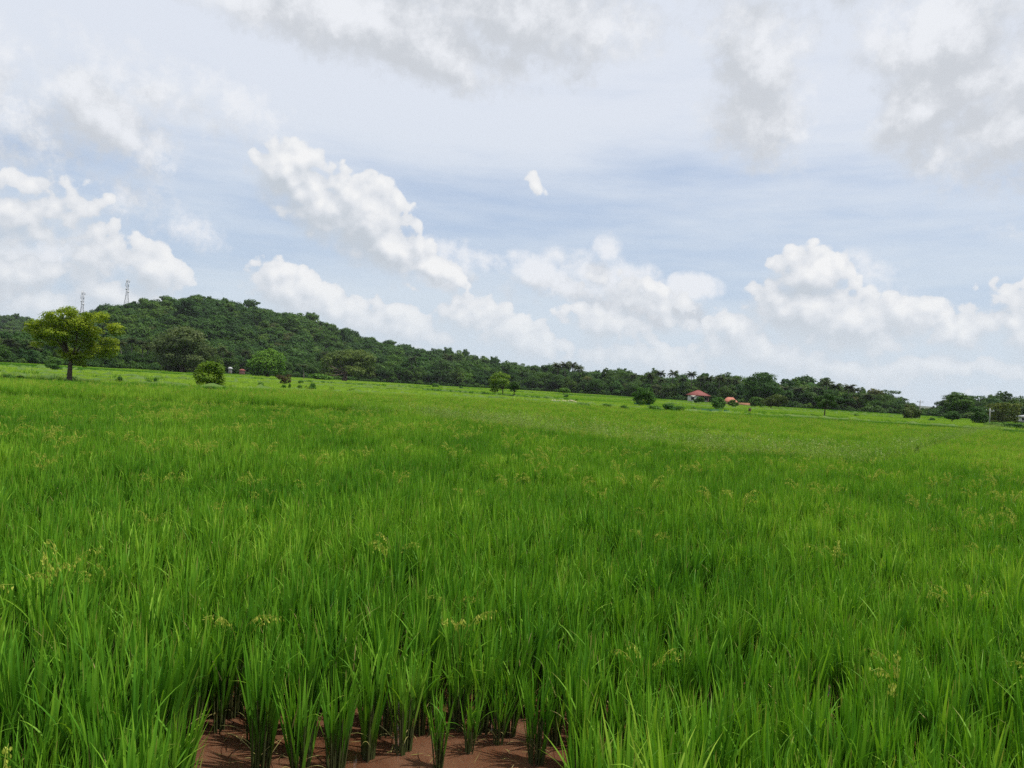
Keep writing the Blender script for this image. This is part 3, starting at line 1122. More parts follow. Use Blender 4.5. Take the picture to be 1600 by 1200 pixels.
px_tree('grey_green_tree', 'big dense grey-green tree at the foot of the hill, foliage down to the ground', 285, 583, big, 9000, 2.0, M['leaf_olive'], 7, 560, .8, color=(.95, 1.05, 1.15))
bush = [(326, 576, 18, 9), (313, 580, 12, 9), (340, 578, 11, 10), (326, 590, 20, 10), (312, 592, 9, 7), (334, 598, 16, 9), (322, 601, 12, 6), (340, 592, 10, 10), (318, 570, 9, 5), (333, 570, 9, 6)]
px_tree('bushy_tree', 'small yellow-green bushy tree on the bund right of the lone tree', 328, 608, bush, 6500, 1.6, M['leaf_yellow'], 3.5, 596, .7, color=(.85, 1.0, .95))
rnd = [(418, 556, 18, 9), (405, 562, 13, 10), (432, 562, 14, 10), (418, 568, 22, 12), (400, 573, 9, 9), (437, 573, 9, 10), (418, 580, 22, 9), (404, 582, 11, 6), (433, 582, 11, 6)]
px_tree('round_bush', 'bright green round bush at the foot of the hill', 418, 590, rnd, 7000, 1.5, M['leaf_bright'], 5, 578, .9, up=.4)
brd = [(540, 552, 20, 8), (520, 556, 16, 8), (560, 555, 18, 8), (575, 562, 12, 9), (510, 565, 10, 10), (530, 566, 20, 10), (552, 568, 20, 10), (570, 574, 14, 10), (512, 577, 12, 9), (530, 580, 16, 7), (558, 580, 16, 7), (545, 560, 20, 9), (573, 584, 10, 5), (517, 586, 8, 4)]
px_tree('spreading_tree', 'broad spreading tree with thick dark trunk in front of the hill', 538, 596, brd, 8500, 1.7, M['leaf_olive'], 7, 582, .8, color=(1.15, 1.3, .95))
brn = [(440, 590, 7, 4), (447, 593, 7, 5), (443, 597, 6, 5), (435, 588, 5, 3), (449, 588, 4, 3), (452, 596, 3, 3)]
px_tree('brownish_tree', 'tiny brownish sapling in the fields below the bright round bush', 445, 603, brn, 1200, 1.1, M['leaf_red'], 1.2, 598, .7)
t1 = [(775, 586, 8, 5), (785, 588, 8, 5), (770, 593, 8, 6), (781, 596, 10, 6), (789, 598, 7, 6), (768, 602, 6, 6), (777, 604, 8, 5), (787, 605, 6, 4), (772, 610, 6, 4), (792, 589, 4, 3)]
px_tree('field_tree', 'taller of two thin-trunked trees side by side in the field', 786, 619, t1, 3200, 1.15, M['leaf_yellow'], 1.8, 607, .7, color=(.85, 1.0, 1.3))
t2 = [(801, 600, 6, 4), (806, 601, 5, 4), (797, 604, 6, 4), (804, 606, 6, 4), (809, 605, 4, 4), (800, 609, 5, 3)]
px_tree('field_tree', 'shorter of two thin-trunked trees side by side in the field', 803, 621, t2, 1800, 1.05, M['leaf_mid'], 1.5, 609, .7)
t3 = [(1005, 613, 12, 6), (997, 617, 9, 6), (1013, 617, 10, 6), (1005, 622, 15, 6), (993, 624, 6, 5), (1019, 623, 6, 5), (1000, 628, 9, 3), (1014, 628, 8, 3)]
px_tree('round_field_tree', 'small dark round-crowned tree standing alone in the field', 1006, 636, t3, 4200, 1.15, M['leaf_mid'], 2.2, 628, .85, color=(.75, .95, .7))
t4 = [(1122, 626, 9, 5), (1116, 630, 6, 6), (1128, 630, 6, 6), (1122, 634, 9, 6), (1122, 638, 7, 4)]
px_tree('dark_bush', 'dark upright bush standing in the field between the two red roofs', 1122, 641, t4, 2600, 1.15, M['leaf_dark'], 2, 635, .9, color=(1.1, 1.25, .9), cat='bush')
t5 = [(1093, 623, 5, 3), (1090, 626, 5, 3), (1097, 626, 4, 3)]
px_tree('dark_bush', 'dark bush growing against the white wall of the red-roofed house', 1093, 629, t5, 1000, 1.0, M['leaf_dark'], 1, 626, .9, D=150, cat='bush')
t6 = [(1145, 628, 5, 4), (1141, 631, 4, 3), (1149, 631, 4, 3), (1145, 634, 4, 3)]
px_tree('small_tree', 'small loose shrub in front of the orange roof', 1146, 638, t6, 1200, 1.0, M['leaf_mid'], 1.2, 633, .9, cat='bush')
t7 = [(1182, 624, 9, 4), (1175, 628, 6, 5), (1188, 627, 7, 5), (1182, 631, 9, 4), (1176, 633, 5, 3), (1188, 632, 5, 3)]
px_tree('small_tree', 'small round tree right of the orange roof', 1181, 637, t7, 2600, 1.1, M['leaf_mid'], 1.6, 631, .9, color=(.85, .95, .8))
t8 = [(1208, 620, 9, 4), (1200, 624, 7, 4), (1217, 623, 8, 4), (1222, 628, 6, 4), (1198, 629, 6, 4), (1209, 628, 10, 5), (1204, 633, 6, 3), (1215, 633, 6, 3), (1226, 630, 4, 3)]
px_tree('small_tree', 'wider pale olive tree next to the small round tree near the orange roof', 1204, 640, t8, 2800, 1.1, M['leaf_olive'], 1.5, 632, .9, color=(.95, 1.05, .8))
t9 = [(1288, 619, 8, 4), (1281, 623, 6, 4), (1296, 622, 6, 4), (1288, 628, 9, 5), (1280, 632, 5, 4), (1297, 630, 6, 4), (1289, 635, 7, 3), (1302, 634, 4, 3)]
px_tree('field_tree', 'slim-trunked small tree alone at the field edge on the right', 1288, 653, t9, 3200, 1.15, M['leaf_mid'], 2.0, 638, .85, color=(.9, .95, .8))
t10 = [(1425, 640, 9, 5), (1418, 645, 7, 5), (1432, 644, 7, 5), (1425, 649, 10, 5), (1416, 651, 5, 3), (1434, 650, 5, 4)]
px_tree('round_shrub', 'rounded grey-green shrub at the field edge below the gap in the trees', 1424, 656, t10, 2600, 1.1, M['leaf_olive'], 1.4, 650, .9, color=(.75, .9, .7), cat='bush')
t11 = [(1487, 646, 8, 4), (1480, 650, 5, 4), (1494, 650, 6, 4), (1487, 653, 9, 3)]
px_tree('field_tree', 'low dark flat-topped tree at the field edge right of the gap', 1487, 661, t11, 2200, 1.1, M['leaf_dark'], 1.8, 654, .9, color=(1.2, 1.2, 1.1))
t12 = [(1530, 648, 9, 5), (1523, 653, 6, 5), (1537, 653, 7, 5), (1530, 658, 10, 5), (1526, 640, 8, 5), (1535, 644, 6, 5)]
px_tree('dark_bush', 'dark dense bush beside the pale olive tree at the far right', 1530, 664, t12, 2800, 1.2, M['leaf_dark'], 1.6, 656, .9, color=(1.1, 1.1, 1.1), cat='bush')
t13 = [(1560, 634, 14, 5), (1575, 636, 12, 6), (1550, 634, 9, 4), (1565, 643, 16, 7), (1583, 645, 8, 7), (1555, 650, 10, 7), (1572, 654, 14, 6), (1586, 655, 6, 5), (1560, 658, 12, 4)]
px_tree('olive_tree', 'pale yellowish olive tree near the white house at the far right', 1568, 663, t13, 4200, 1.3, M['leaf_olive'], 2, 650, .8, D=128, color=(1.2, 1.2, .7))
t14 = [(880, 609, 7, 3), (887, 611, 5, 3), (875, 611, 4, 2.5), (882, 612, 7, 2)]
px_tree('rounded_bush', 'pale green rounded bush in the field near the wooded belt', 881, 620, t14, 1500, .9, M['leaf_bright'], 1, 613, .9, D=170, cat='bush', color=(.8, .8, 1.1))
t15 = [(1185, 590, 16, 7), (1172, 597, 12, 8), (1198, 597, 14, 8), (1185, 604, 22, 9), (1168, 611, 10, 8), (1204, 608, 12, 9), (1190, 615, 20, 8), (1175, 621, 12, 6), (1205, 620, 10, 7)]
px_tree('tall_round_tree', 'tall rounded tree rising above the belt right of the red-roofed houses', 1186, 634, t15, 6500, 1.5, M['leaf_mid'], 3, 620, .8, D=205, color=(.72, .85, .85))
t16 = [(82, 563, 10, 4), (76, 567, 6, 4), (90, 567, 6, 4), (83, 571, 10, 4), (86, 576, 8, 3)]
px_tree('pale_bush', 'grey-green rounded bush left of the lone tree trunk', 84, 579, t16, 3000, 1.2, M['leaf_mid'], 1.5, 573, .9, color=(1.0, 1.1, 1.3), cat='bush')
t17 = [(1499, 618, 12, 5), (1490, 624, 9, 6), (1508, 624, 10, 6), (1500, 630, 16, 6), (1488, 636, 9, 6), (1510, 636, 9, 6), (1499, 641, 14, 6)]
px_tree('tall_round_tree', 'dark tall round tree in the belt just right of the low gap', 1498, 656, t17, 5000, 1.4, M['leaf_mid'], 3, 644, .8, D=150, color=(.7, .8, .75))

# bushes on the bunds
weeds = [(186, 601, 12, 9, 0, 'round dark bush on the bund right of the lone tree'), (232, 603, 11, 7, 1, 'left one of two low bushes close together on the bund'), (243, 603, 8, 9, 0, 'upright dark bush, right one of two close together on the bund'),
         (262, 605, 20, 6, 1, 'low wide weedy bush on the bund left of the small bushy tree'), (12, 594, 18, 7, 1, 'leafy weed mound at the left edge of the field'), (32, 594, 16, 5, 2, 'low leafy weeds on the bund near the left edge'),
         (407, 609, 10, 9, 1, 'grey-green weed bush below the brownish sapling'), (443, 611, 9, 7, 0, 'small dark weed bush on the bund, left of a row of weeds'), (452, 611, 5, 8, 0, 'thin dark weed beside a small weed bush on the bund'),
         (468, 612, 9, 8, 1, 'mid-green weed bush midway in the row on the bund'), (478, 613, 6, 7, 0, 'small dark weed next to the tallest weed bush'), (488, 614, 12, 11, 0, 'tallest dark weed bush in the row on the bund'),
         (517, 615, 10, 7, 0, 'low dark weed bush near the right end of the row on the bund'), (551, 616, 16, 7, 1, 'wide grey-green weed bush at the right end of the row'), (533, 615, 7, 4, 1, 'tiny weed tuft between two weed bushes'),
         (575, 617, 9, 3, 1, 'last low weed tuft of the row on the bund'), (330, 611, 22, 5, 0, 'dark weeds around the base of the small bushy tree'), (350, 611, 9, 5, 0, 'small dark weed right of the small bushy tree'),
         (884, 641, 14, 8, 1, 'weed clump below the pale stones on the bund'), (912, 642, 26, 9, 1, 'long leafy weed clump right of the pale stones'), (948, 640, 16, 7, 1, 'weed clump between the pale stones and the dark round tree'),
         (975, 643, 16, 7, 2, 'light green weed clump left of the dark round tree'), (1022, 644, 22, 8, 1, 'weed clump right of the dark round tree'), (1045, 645, 24, 10, 0, 'dark weed clump near the green net'),
         (1062, 646, 20, 9, 1, 'weed clump just left of the green net'), (1083, 646, 12, 7, 2, 'low weed clump at the left end of the green net'), (1170, 651, 7, 4, 0, 'tiny weed beside the brown stump'),
         (1230, 654, 14, 4, 1, 'low weeds on the bund below the pale olive tree'), (1268, 652, 9, 4, 2, 'tiny weed tuft on the bund left of the slim-trunked tree'), (1338, 653, 9, 5, 1, 'brownish weed tuft right of the slim-trunked tree'),
         (1456, 660, 10, 5, 0, 'tiny dark weed at the field edge below the gap'), (1575, 671, 30, 7, 0, 'long dark hedge-like weeds at the right edge'), (1595, 673, 26, 8, 0, 'dark weeds at the right edge in front of the white house'),
         (1552, 668, 24, 6, 2, 'light green grassy weeds left of the dark weeds at the right edge'), (720, 609, 7, 4, 0, 'tiny dark weed in the field left of the two thin trees'), (1264, 638, 8, 4, 0, 'tiny bush at the field edge below the palms'),
         (885, 622, 8, 4, 0, 'tiny dark weed below the pale rounded bush'), (912, 616, 6, 4, 0, 'tiny dark weed right of the pale rounded bush'), (680, 606, 12, 5, 1, 'low bush at the field edge by the hidden white hut'),
         (466, 585, 20, 8, 2, 'grassy bush right of the bright round bush'), (500, 594, 40, 7, 2, 'long light green grassy bush left of the broad spreading tree'), (235, 576, 22, 6, 3, 'bright green low bush left of the big grey-green tree'),
         (470, 601, 10, 5, 1, 'grey weed bush in the field between the round bush and spreading tree')]
for (px, py, w, h, kind, lab) in weeds:
    g = ground(px, py)
    k = g @ np.array([Fv[0], Fv[1], 0]) / F_PX
    plant('weed_bush', SHRUB[kind], SH, lab, 'bush', g, rng.uniform(0, 6.28), (w * k / 2.5, w * k / 2.5, h * k * 1.6 / 2.2), 'weed bushes on the field bunds', (1.5, 1.6, 1.2) if kind < 3 else (1, 1, 1))
# small palm beside the spreading tree
D = 215
me, h0 = PALMS[1]
plant('coconut_palm', me, TR, 'short young palm with pale fronds left of the broad spreading tree', 'palm tree', at(475, D), 1.0, (.9, .9, .42), GP, (1.5, 1.5, 1.3))


# ------------------------------------------------------------------ buildings, towers and small things in the fields
M['white_wall'] = plain_mat('white_wall', (.72, .70, .66), (.58, .55, .50), 0.85, 0.8)
M['red_roof'] = plain_mat('red_roof_tile', (.22, .060, .050), (.155, .045, .038), 0.75, 2.0, 0.3)
M['orange_roof'] = plain_mat('orange_roof_tile', (.38, .14, .09), (.29, .10, .065), 0.75, 2.0, 0.3)
M['orange_wall'] = plain_mat('laterite_wall', (.48, .25, .15), (.36, .17, .10), 0.9, 1.5)
M['maroon'] = plain_mat('maroon_paint', (.22, .045, .04), (.16, .035, .03), 0.6, 2.0)
M['door'] = plain_mat('wood_door', (.09, .05, .03), (.06, .035, .02), 0.5, 5.0)
M['glass'] = plain_mat('dark_window_glass', (.03, .04, .045), (.02, .03, .03), 0.08, 1.0, spec=0.6)
M['grey_sheet'] = plain_mat('grey_sheet_roof', (.42, .43, .44), (.30, .31, .32), 0.5, 2.0)
M['steel'] = plain_mat('galvanised_steel', (.42, .43, .46), (.34, .35, .38), 0.5, 1.0, metal=0.1)
M['tower_paint'] = plain_mat('antenna_white', (.55, .56, .58), (.45, .46, .48), 0.5, 1.0)
M['concrete'] = plain_mat('concrete', (.33, .32, .30), (.26, .25, .23), 0.9, 4.0)
M['green_net'] = plain_mat('green_net', (.12, .27, .13), (.09, .22, .11), 0.7, 6.0)
M['teal'] = plain_mat('teal_sheet', (.02, .27, .20), (.02, .22, .17), 0.6, 6.0)
M['stone'] = plain_mat('pale_stone', (.42, .38, .27), (.30, .25, .15), 0.9, 4.0, 0.3)
M['wood'] = plain_mat('weathered_wood', (.10, .06, .035), (.06, .038, .025), 0.9, 5.0, 0.3)
M['pink'] = plain_mat('pink_wall', (.36, .17, .16), (.28, .13, .12), 0.85, 1.0)


def hip_roof(mb, x0, x1, y0, y1, z, rise, ov=.45, ridge=.25, mat=0, th=.10):
    x0 -= ov
    x1 += ov
    y0 -= ov
    y1 += ov
    rx = (x1 - x0) * ridge / 2
    cx, cy = (x0 + x1) / 2, (y0 + y1) / 2
    V = [(x0, y0, z), (x1, y0, z), (x1, y1, z), (x0, y1, z), (cx - rx, cy, z + rise), (cx + rx, cy, z + rise),
         (x0, y0, z - th), (x1, y0, z - th), (x1, y1, z - th), (x0, y1, z - th)]
    mb.add(V, [(0, 1, 5, 4), (2, 3, 4, 5), (0, 6, 7, 1), (1, 7, 8, 2), (2, 8, 9, 3), (3, 9, 6, 0), (6, 9, 8, 7)], [(1, 2, 5), (3, 0, 4)], mat)
    return V


def boxm(name, lo, hi, m_):
    return MB().box(lo, hi).mesh(name, [m_])


def face_cam(g):
    return -math.atan2(g[0], g[1])


def window(parent, x, y, z0, z1, w):
    wn = obj('window', boxm('window', (x - w / 2, y - .03, z0), (x + w / 2, y + .02, z1), M['glass']), parent)
    fr = MB()
    for lo, hi in (((x - w / 2 - .06, y - .06, z0 - .06), (x - w / 2, y + .01, z1 + .06)), ((x + w / 2, y - .06, z0 - .06), (x + w / 2 + .06, y + .01, z1 + .06)),
                   ((x - w / 2, y - .06, z0 - .06), (x + w / 2, y + .01, z0)), ((x - w / 2, y - .06, z1), (x + w / 2, y + .01, z1 + .06)), ((x - .025, y - .05, z0), (x + .025, y - .035, z1))):
        fr.box(lo, hi)
    obj('frame', fr.mesh('frame', [M['door']]), wn)


# red-roofed house
g = at(1091, 214, -0.06)
h = thing('house', 'white-walled house with dark red hipped roof and a porch on its right', 'house', g, face_cam(g))
wl = MB()
wl.box((-2.9, 0, 0), (0.1, 5.2, 2.05)).box((.103, 1.5, 0), (2.9, 5.197, 2.047))
obj('wall', wl.mesh('wall', [M['white_wall']]), h)
rf = MB()
V = hip_roof(rf, -2.9, 2.9, 0, 5.2, 2.15, 1.45, .55, .10)
roof = obj('roof', rf.mesh('roof', [M['red_roof']]), h)
rc = MB()
for a, c in ((0, 4), (1, 5), (2, 5), (3, 4), (4, 5)):
    rc.tube([V[a], V[c]], .07, 6)
obj('ridge_cap', rc.mesh('ridge_cap', [M['red_roof']], True), roof)
for x in (.35, 1.55, 2.75):
    obj('porch_pillar', boxm('porch_pillar', (x - .1, .1, 0), (x + .1, .3, 2.05), M['maroon']), h)
obj('porch_rail', boxm('porch_rail', (.45, .16, .55), (1.45, .24, .68), M['maroon']), h)
obj('door', boxm('door', (1.0, 1.44, 0), (1.8, 1.497, 1.75), M['door']), h)
window(h, -1.5, 0, .85, 1.6, .8)
window(h, 2.3, 1.5, .85, 1.6, .7)
# orange-roofed house
g = at(1141, 190, -0.06)
h = thing('house', 'low house with bright orange tiled roof beside the red-roofed house', 'house', g, face_cam(g))
obj('wall', boxm('wall', (-1.6, 0, 0), (1.6, 3.5, 1.0), M['orange_wall']), h)
rf = MB()
hip_roof(rf, -1.6, 1.6, 0, 3.5, 1.05, 1.05, .3, .35)
obj('roof', rf.mesh('roof', [M['orange_roof']]), h)
rf = MB()
hip_roof(rf, .2, 1.9, -.9, .2, .72, .55, .25, .4)
obj('porch_roof', rf.mesh('porch_roof', [M['orange_roof']]), h)
obj('porch_wall', boxm('porch_wall', (.3, -.8, 0), (1.8, -.02, .62), M['white_wall']), h)
obj('door', boxm('door', (-.6, -.05, 0), (.1, -.003, .9), M['door']), h)
# long low laterite wall beside it
g = at(1162, 186, -0.06)
wl = thing('laterite_wall', 'low orange-brown laterite wall right of the orange roof', 'wall', g, face_cam(g))
obj('wall_panel', boxm('wall_panel', (-1.9, 0, 0), (1.9, .3, .85), M['orange_wall']), wl)
obj('coping', boxm('coping', (-2.0, -.05, .853), (2.0, .35, .93), M['orange_wall']), wl)
# hut in the trees (left) with pink annex
g = at(360, 229, -0.06)
h = thing('hut', 'small white hut with a pink side room half hidden by palms', 'hut', g, face_cam(g))
obj('wall', boxm('wall', (-.6, 0, 0), (.5, 1.5, 1.9), M['concrete']), h)
obj('side_room', boxm('side_room', (2.6, .2, 0), (4.2, 1.9, 1.5), M['pink']), h)
rf = MB()
hip_roof(rf, -.6, .5, 0, 1.5, 1.95, .4, .2, .3)
obj('roof', rf.mesh('roof', [M['grey_sheet']]), h)
rf = MB()
hip_roof(rf, 2.6, 4.2, .2, 1.9, 1.55, .4, .2, .3)
obj('side_roof', rf.mesh('side_roof', [M['red_roof']]), h)
obj('door', boxm('door', (-.25, -.05, 0), (.1, -.003, 1.0), M['door']), h)
# hut in the trees (middle)
g = at(690, 312, -0.06)
h = thing('hut', 'pale grey-white shed in the shade of the trees at the hill foot', 'hut', g, face_cam(g))
obj('wall', boxm('wall', (-1.8, 0, 0), (1.8, 2.5, 2.6), M['concrete']), h)
rf = MB()
hip_roof(rf, -1.8, 1.8, 0, 2.5, 2.65, .6, .3, .5)
obj('roof', rf.mesh('roof', [M['grey_sheet']]), h)
window(h, .8, 0, 1.2, 1.9, .8)
obj('door', boxm('door', (-1.0, -.05, 0), (-.3, -.003, 1.8), M['door']), h)
# white house cut by the right edge
g = at(1606, 150, -0.06)
h = thing('house', 'white house with pale flat eaves cut off by the right edge', 'house', g, face_cam(g))
obj('wall', boxm('wall', (-1.6, 0, 0), (6, 5, 1.55), M['white_wall']), h)
obj('sunshade', boxm('sunshade', (-2.0, -.7, .62), (6, -.003, .74), M['concrete']), h)
rf = MB()
hip_roof(rf, -1.6, 6, 0, 5, 1.65, .35, .5, .6)
obj('roof', rf.mesh('roof', [M['grey_sheet']]), h)
window(h, -.4, 0, .9, 1.4, 1.0)
window(h, 1.8, 0, .9, 1.4, 1.0)


def tower(px, top_y, label, r):
    az = hz_az(px)
    z0 = float(hill_z(np.array([az]), np.array([r]))[0]) - .5
    dep = r * math.cos(az)
    H = CAM_H + (horizon_y(px) - top_y) / F_PX * dep - z0
    g = (math.sin(az) * r, math.cos(az) * r, z0)
    t = thing('lattice_tower', label, 'radio tower', g, .35, 'steel lattice towers on the hill')
    wb, wt = 2.6, .62
    hw = lambda z: wb + (wt - wb) * min(1, z / (H * .62)) if z < H * .62 else wt
    zs = [0, H * .2, H * .38, H * .52, H * .62, H * .95]
    for sx, sy in ((-1, -1), (1, -1), (1, 1), (-1, 1)):
        obj('leg', MB().tube([(sx * hw(z), sy * hw(z), z) for z in zs], .09, 5).mesh('leg', [M['steel']], True), t)
    br = MB()
    nb = 13
    lev = [H * .95 * (1 - (1 - q / nb) ** 1.25) for q in range(nb + 1)]
    cs = ((-1, -1), (1, -1), (1, 1), (-1, 1))
    for a, c in zip(lev[:-1], lev[1:]):
        for q in range(4):
            s, e = cs[q], cs[(q + 1) % 4]
            br.tube([(s[0] * hw(a), s[1] * hw(a), a), (e[0] * hw(c), e[1] * hw(c), c)], .045, 4)
            br.tube([(e[0] * hw(a), e[1] * hw(a), a), (s[0] * hw(c), s[1] * hw(c), c)], .045, 4)
            br.tube([(s[0] * hw(c), s[1] * hw(c), c), (e[0] * hw(c), e[1] * hw(c), c)], .045, 4)
    obj('bracing', br.mesh('bracing', [M['steel']]), t)
    for q, (zz, aa) in enumerate(((.93, 0.3), (.93, 2.4), (.93, 4.5), (.84, 1.2), (.84, 3.3), (.84, 5.4))):
        x, y = math.cos(aa) * 1.15, math.sin(aa) * 1.15
        pn = MB().box((-.16, -.1, -1.1), (.16, .1, 1.1))
        o = obj('panel_antenna', pn.mesh('panel_antenna', [M['tower_paint']]), t, (x, y, H * zz))
        o.rotation_euler = (0, 0, aa + math.pi / 2)
    for zz, aa in ((.74, -1.9), (.68, -1.0)):
        d = MB()
        d.tube([(0, 0, 0), (0, -.1, 0), (0, -.35, 0)], [.15, .6, .62], 12)
        o = obj('dish_antenna', d.mesh('dish_antenna', [M['tower_paint']], True), t, (math.cos(aa) * .95, math.sin(aa) * .95, H * zz))
        o.rotation_euler = (0, 0, aa + math.pi / 2)
    obj('lightning_rod', MB().tube([(0, 0, H * .945), (0, 0, H)], .07, 5).mesh('lightning_rod', [M['steel']], True), t)


tower(123.5, 453, 'left grey lattice tower rising behind the lone yellow-green tree', 545)
tower(192, 434, 'right, taller-looking grey lattice tower on the hill shoulder', 545)


def utility_pole(px, top_y, D, label):
    g = at(px, D, -.1)
    H = CAM_H + (horizon_y(px) - top_y) / F_PX * D
    t = thing('utility_pole', label, 'utility pole', g, face_cam(g))
    obj('pole', MB().tube([(0, 0, 0), (0, 0, H)], [.11, .075], 8).mesh('pole', [M['concrete']], True), t)
    obj('crossarm', boxm('crossarm', (-.6, -.16, H - .5), (.6, -.10, H - .4), M['steel']), t)
    for x in (-.5, 0, .5):
        obj('insulator', MB().tube([(x, -.13, H - .4), (x, -.13, H - .3), (x, -.13, H - .22)], [.05, .07, .03], 6).mesh('insulator', [M['tower_paint']], True), t)


utility_pole(1437, 624, 160, 'pale concrete utility pole in the low gap between the trees')
utility_pole(1546.5, 637, 122, 'pale concrete utility pole in front of the yellowish olive tree')


def net_fence(px0, px1, py, D, h, m_, label, cat, posts=4):
    a, c = at(px0, D, -.05), at(px1, D, -.05)
    L = np.linalg.norm(c - a)
    t = thing('net_fence', label, cat, a, math.atan2(c[1] - a[1], c[0] - a[0]))
    n = 16
    r_ = np.random.default_rng(int(px0))
    top = h * (1 + r_.normal(0, .08, n + 1))
    bulge = r_.normal(0, .05, n + 1)
    V, Q = [], []
    for q in range(n + 1):
        x = L * q / n
        V += [(x, bulge[q], 0.02), (x, bulge[q] * .5, top[q] * .5), (x, 0, top[q])]
    for q in range(n):
        for s in range(2):
            Q.append((q * 3 + s, q * 3 + 3 + s, q * 3 + 4 + s, q * 3 + 1 + s))
    obj('net', mesh_np('net', V, np.array(Q), [m_]), t)
    for q in range(posts):
        x = L * q / (posts - 1)
        obj('post', MB().tube([(x, .06, -.1), (x, .06, h * 1.15)], .025, 5).mesh('post', [M['wood']], True), t)


net_fence(1085, 1142, 645, 77, .5, M['green_net'], 'long low pale green net fence along the bund', 'fence', 6)
net_fence(992, 1017, 636, 92, .5, M['teal'], 'short turquoise net fence under the dark round tree', 'fence', 3)
# brown stump
g = ground(1171, 646)
st = MB()
st.tube([(0, 0, -.1), (0, 0, .2), (.02, 0, .45), (.03, .02, .62)], [.2, .17, .16, .18], 9)
o = obj('tree_stump', st.mesh('tree_stump', [M['wood']], True), None, g)
tag(o, 'short brown stump standing alone on a bund', 'stump')
# pale stones on the bund
ss = np.random.default_rng(5)
for q in range(11):
    px = 862 + q * 4.2 + ss.uniform(-1, 1)
    g = ground(px, 629.5 + (px - 880) * .045 + ss.uniform(-.6, .6))
    mb = MB()
    bm_r = .10 + ss.uniform(0, .12)
    u = np.linspace(0, math.pi, 6)[1:-1]
    rings = [[(math.cos(a) * math.sin(p) * bm_r * 1.5 * ss.uniform(.8, 1.2), math.sin(a) * math.sin(p) * bm_r * ss.uniform(.8, 1.2), math.cos(p) * bm_r * .8) for a in np.arange(8) * math.pi / 4] for p in u]
    V = np.concatenate([np.array(rings).reshape(-1, 3), [(0, 0, bm_r * .8), (0, 0, -bm_r * .8)]])
    Qs, Ts = [], []
    for r_i in range(3):
        for c_i in range(8):
            Qs.append((r_i * 8 + c_i, (r_i + 1) * 8 + c_i, (r_i + 1) * 8 + (c_i + 1) % 8, r_i * 8 + (c_i + 1) % 8))
    for c_i in range(8):
        Ts.append((32, c_i, (c_i + 1) % 8))
        Ts.append((33, 24 + (c_i + 1) % 8, 24 + c_i))
    mb.add(V, Qs, Ts)
    o = obj('stone', mb.mesh('stone', [M['stone']]), None, (g[0], g[1], bm_r * .5 + .12))
    o.rotation_euler = (0, 0, ss.uniform(0, 6))
    tag(o, 'pale stone in the line of stones on a bund mid-field', 'stone', 'pale stones on the bund')


# ------------------------------------------------------------------ rice
def blades(mb, rng, base, length, az, lean, curve, width, seg=4, mat=0, t0=0.0, tint=None, droop=0.0):
    """tapering leaf blades: base (n,3), lean from vertical, bending outwards along the length"""
    n = len(base)
    s = np.linspace(0, 1, seg + 1)
    th = lean[:, None] + curve[:, None] * s[None, :] ** 1.6
    ds = (length / seg)[:, None]
    dr = np.sin(th) * ds
    dz = np.cos(th) * ds
    r = np.concatenate([np.zeros((n, 1)), np.cumsum(dr[:, :-1], 1)], 1)
    z = np.concatenate([np.zeros((n, 1)), np.cumsum(dz[:, :-1], 1)], 1)
    h = np.stack([np.cos(az), np.sin(az)], -1)
    P = np.zeros((n, seg + 1, 3))
    P[..., 0] = base[:, None, 0] + r * h[:, None, 0]
    P[..., 1] = base[:, None, 1] + r * h[:, None, 1]
    P[..., 2] = base[:, None, 2] + z
    tw = az + math.pi / 2 + rng.normal(0, .7, n)
    side = np.stack([np.cos(tw), np.sin(tw), np.zeros(n)], -1)
    prof = np.minimum(1, .55 + 1.6 * s) * (1 - s ** 2.2) + .03
    W = side[:, None, :] * (width[:, None] * prof[None, :])[..., None] * .5
    V = np.stack([P - W, P + W], 2).reshape(-1, 3)
    q = np.arange(n)[:, None] * (2 * (seg + 1)) + np.arange(seg)[None, :] * 2
    Q = np.stack([q, q + 1, q + 3, q + 2], -1).reshape(-1, 4)
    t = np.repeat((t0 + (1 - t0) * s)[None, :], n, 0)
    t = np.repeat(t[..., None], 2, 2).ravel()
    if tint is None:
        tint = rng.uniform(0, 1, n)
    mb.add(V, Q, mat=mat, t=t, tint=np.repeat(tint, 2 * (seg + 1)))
    return P


def panicle(mb, rng, base, az, H, mat):
    """a drooping seed head: thin arching stem with grains hanging off its end"""
    s = np.linspace(0, 1, 10)
    th = .10 + 2.1 * s ** 2.2
    L = H * .62
    r = np.concatenate([[0], np.cumsum(np.sin(th[:-1]) * L / 9)])
    z = np.concatenate([[0], np.cumsum(np.cos(th[:-1]) * L / 9)])
    P = np.stack([base[0] + r * math.cos(az), base[1] + r * math.sin(az), base[2] + z], -1)
    mb.tube(P, np.linspace(.0022, .0012, 10), 3, mat=mat, cap=False)
    n = 34
    q = rng.uniform(.55, 1.0, n)
    C = np.stack([np.interp(q, s, P[:, k]) for k in range(3)], -1) + rng.normal(0, .006, (n, 3))
    C[:, 2] -= rng.uniform(0, .02, n)
    N = rng.normal(size=(n, 3))
    N[:, 2] *= .3
    N /= np.linalg.norm(N, axis=1, keepdims=True)
    t = np.cross(N, np.cross(N, np.array([.3, 0, 1.0])))
    t /= np.linalg.norm(t, axis=1, keepdims=True)
    bt = np.cross(N, t)
    V = np.stack([C - t * .0085, C + bt * .0034, C + t * .0085, C - bt * .0034], 1).reshape(-1, 3)
    mb.add(V, np.arange(4 * n).reshape(n, 4), mat=mat, tint=np.repeat(rng.uniform(0, 1, n), 4))


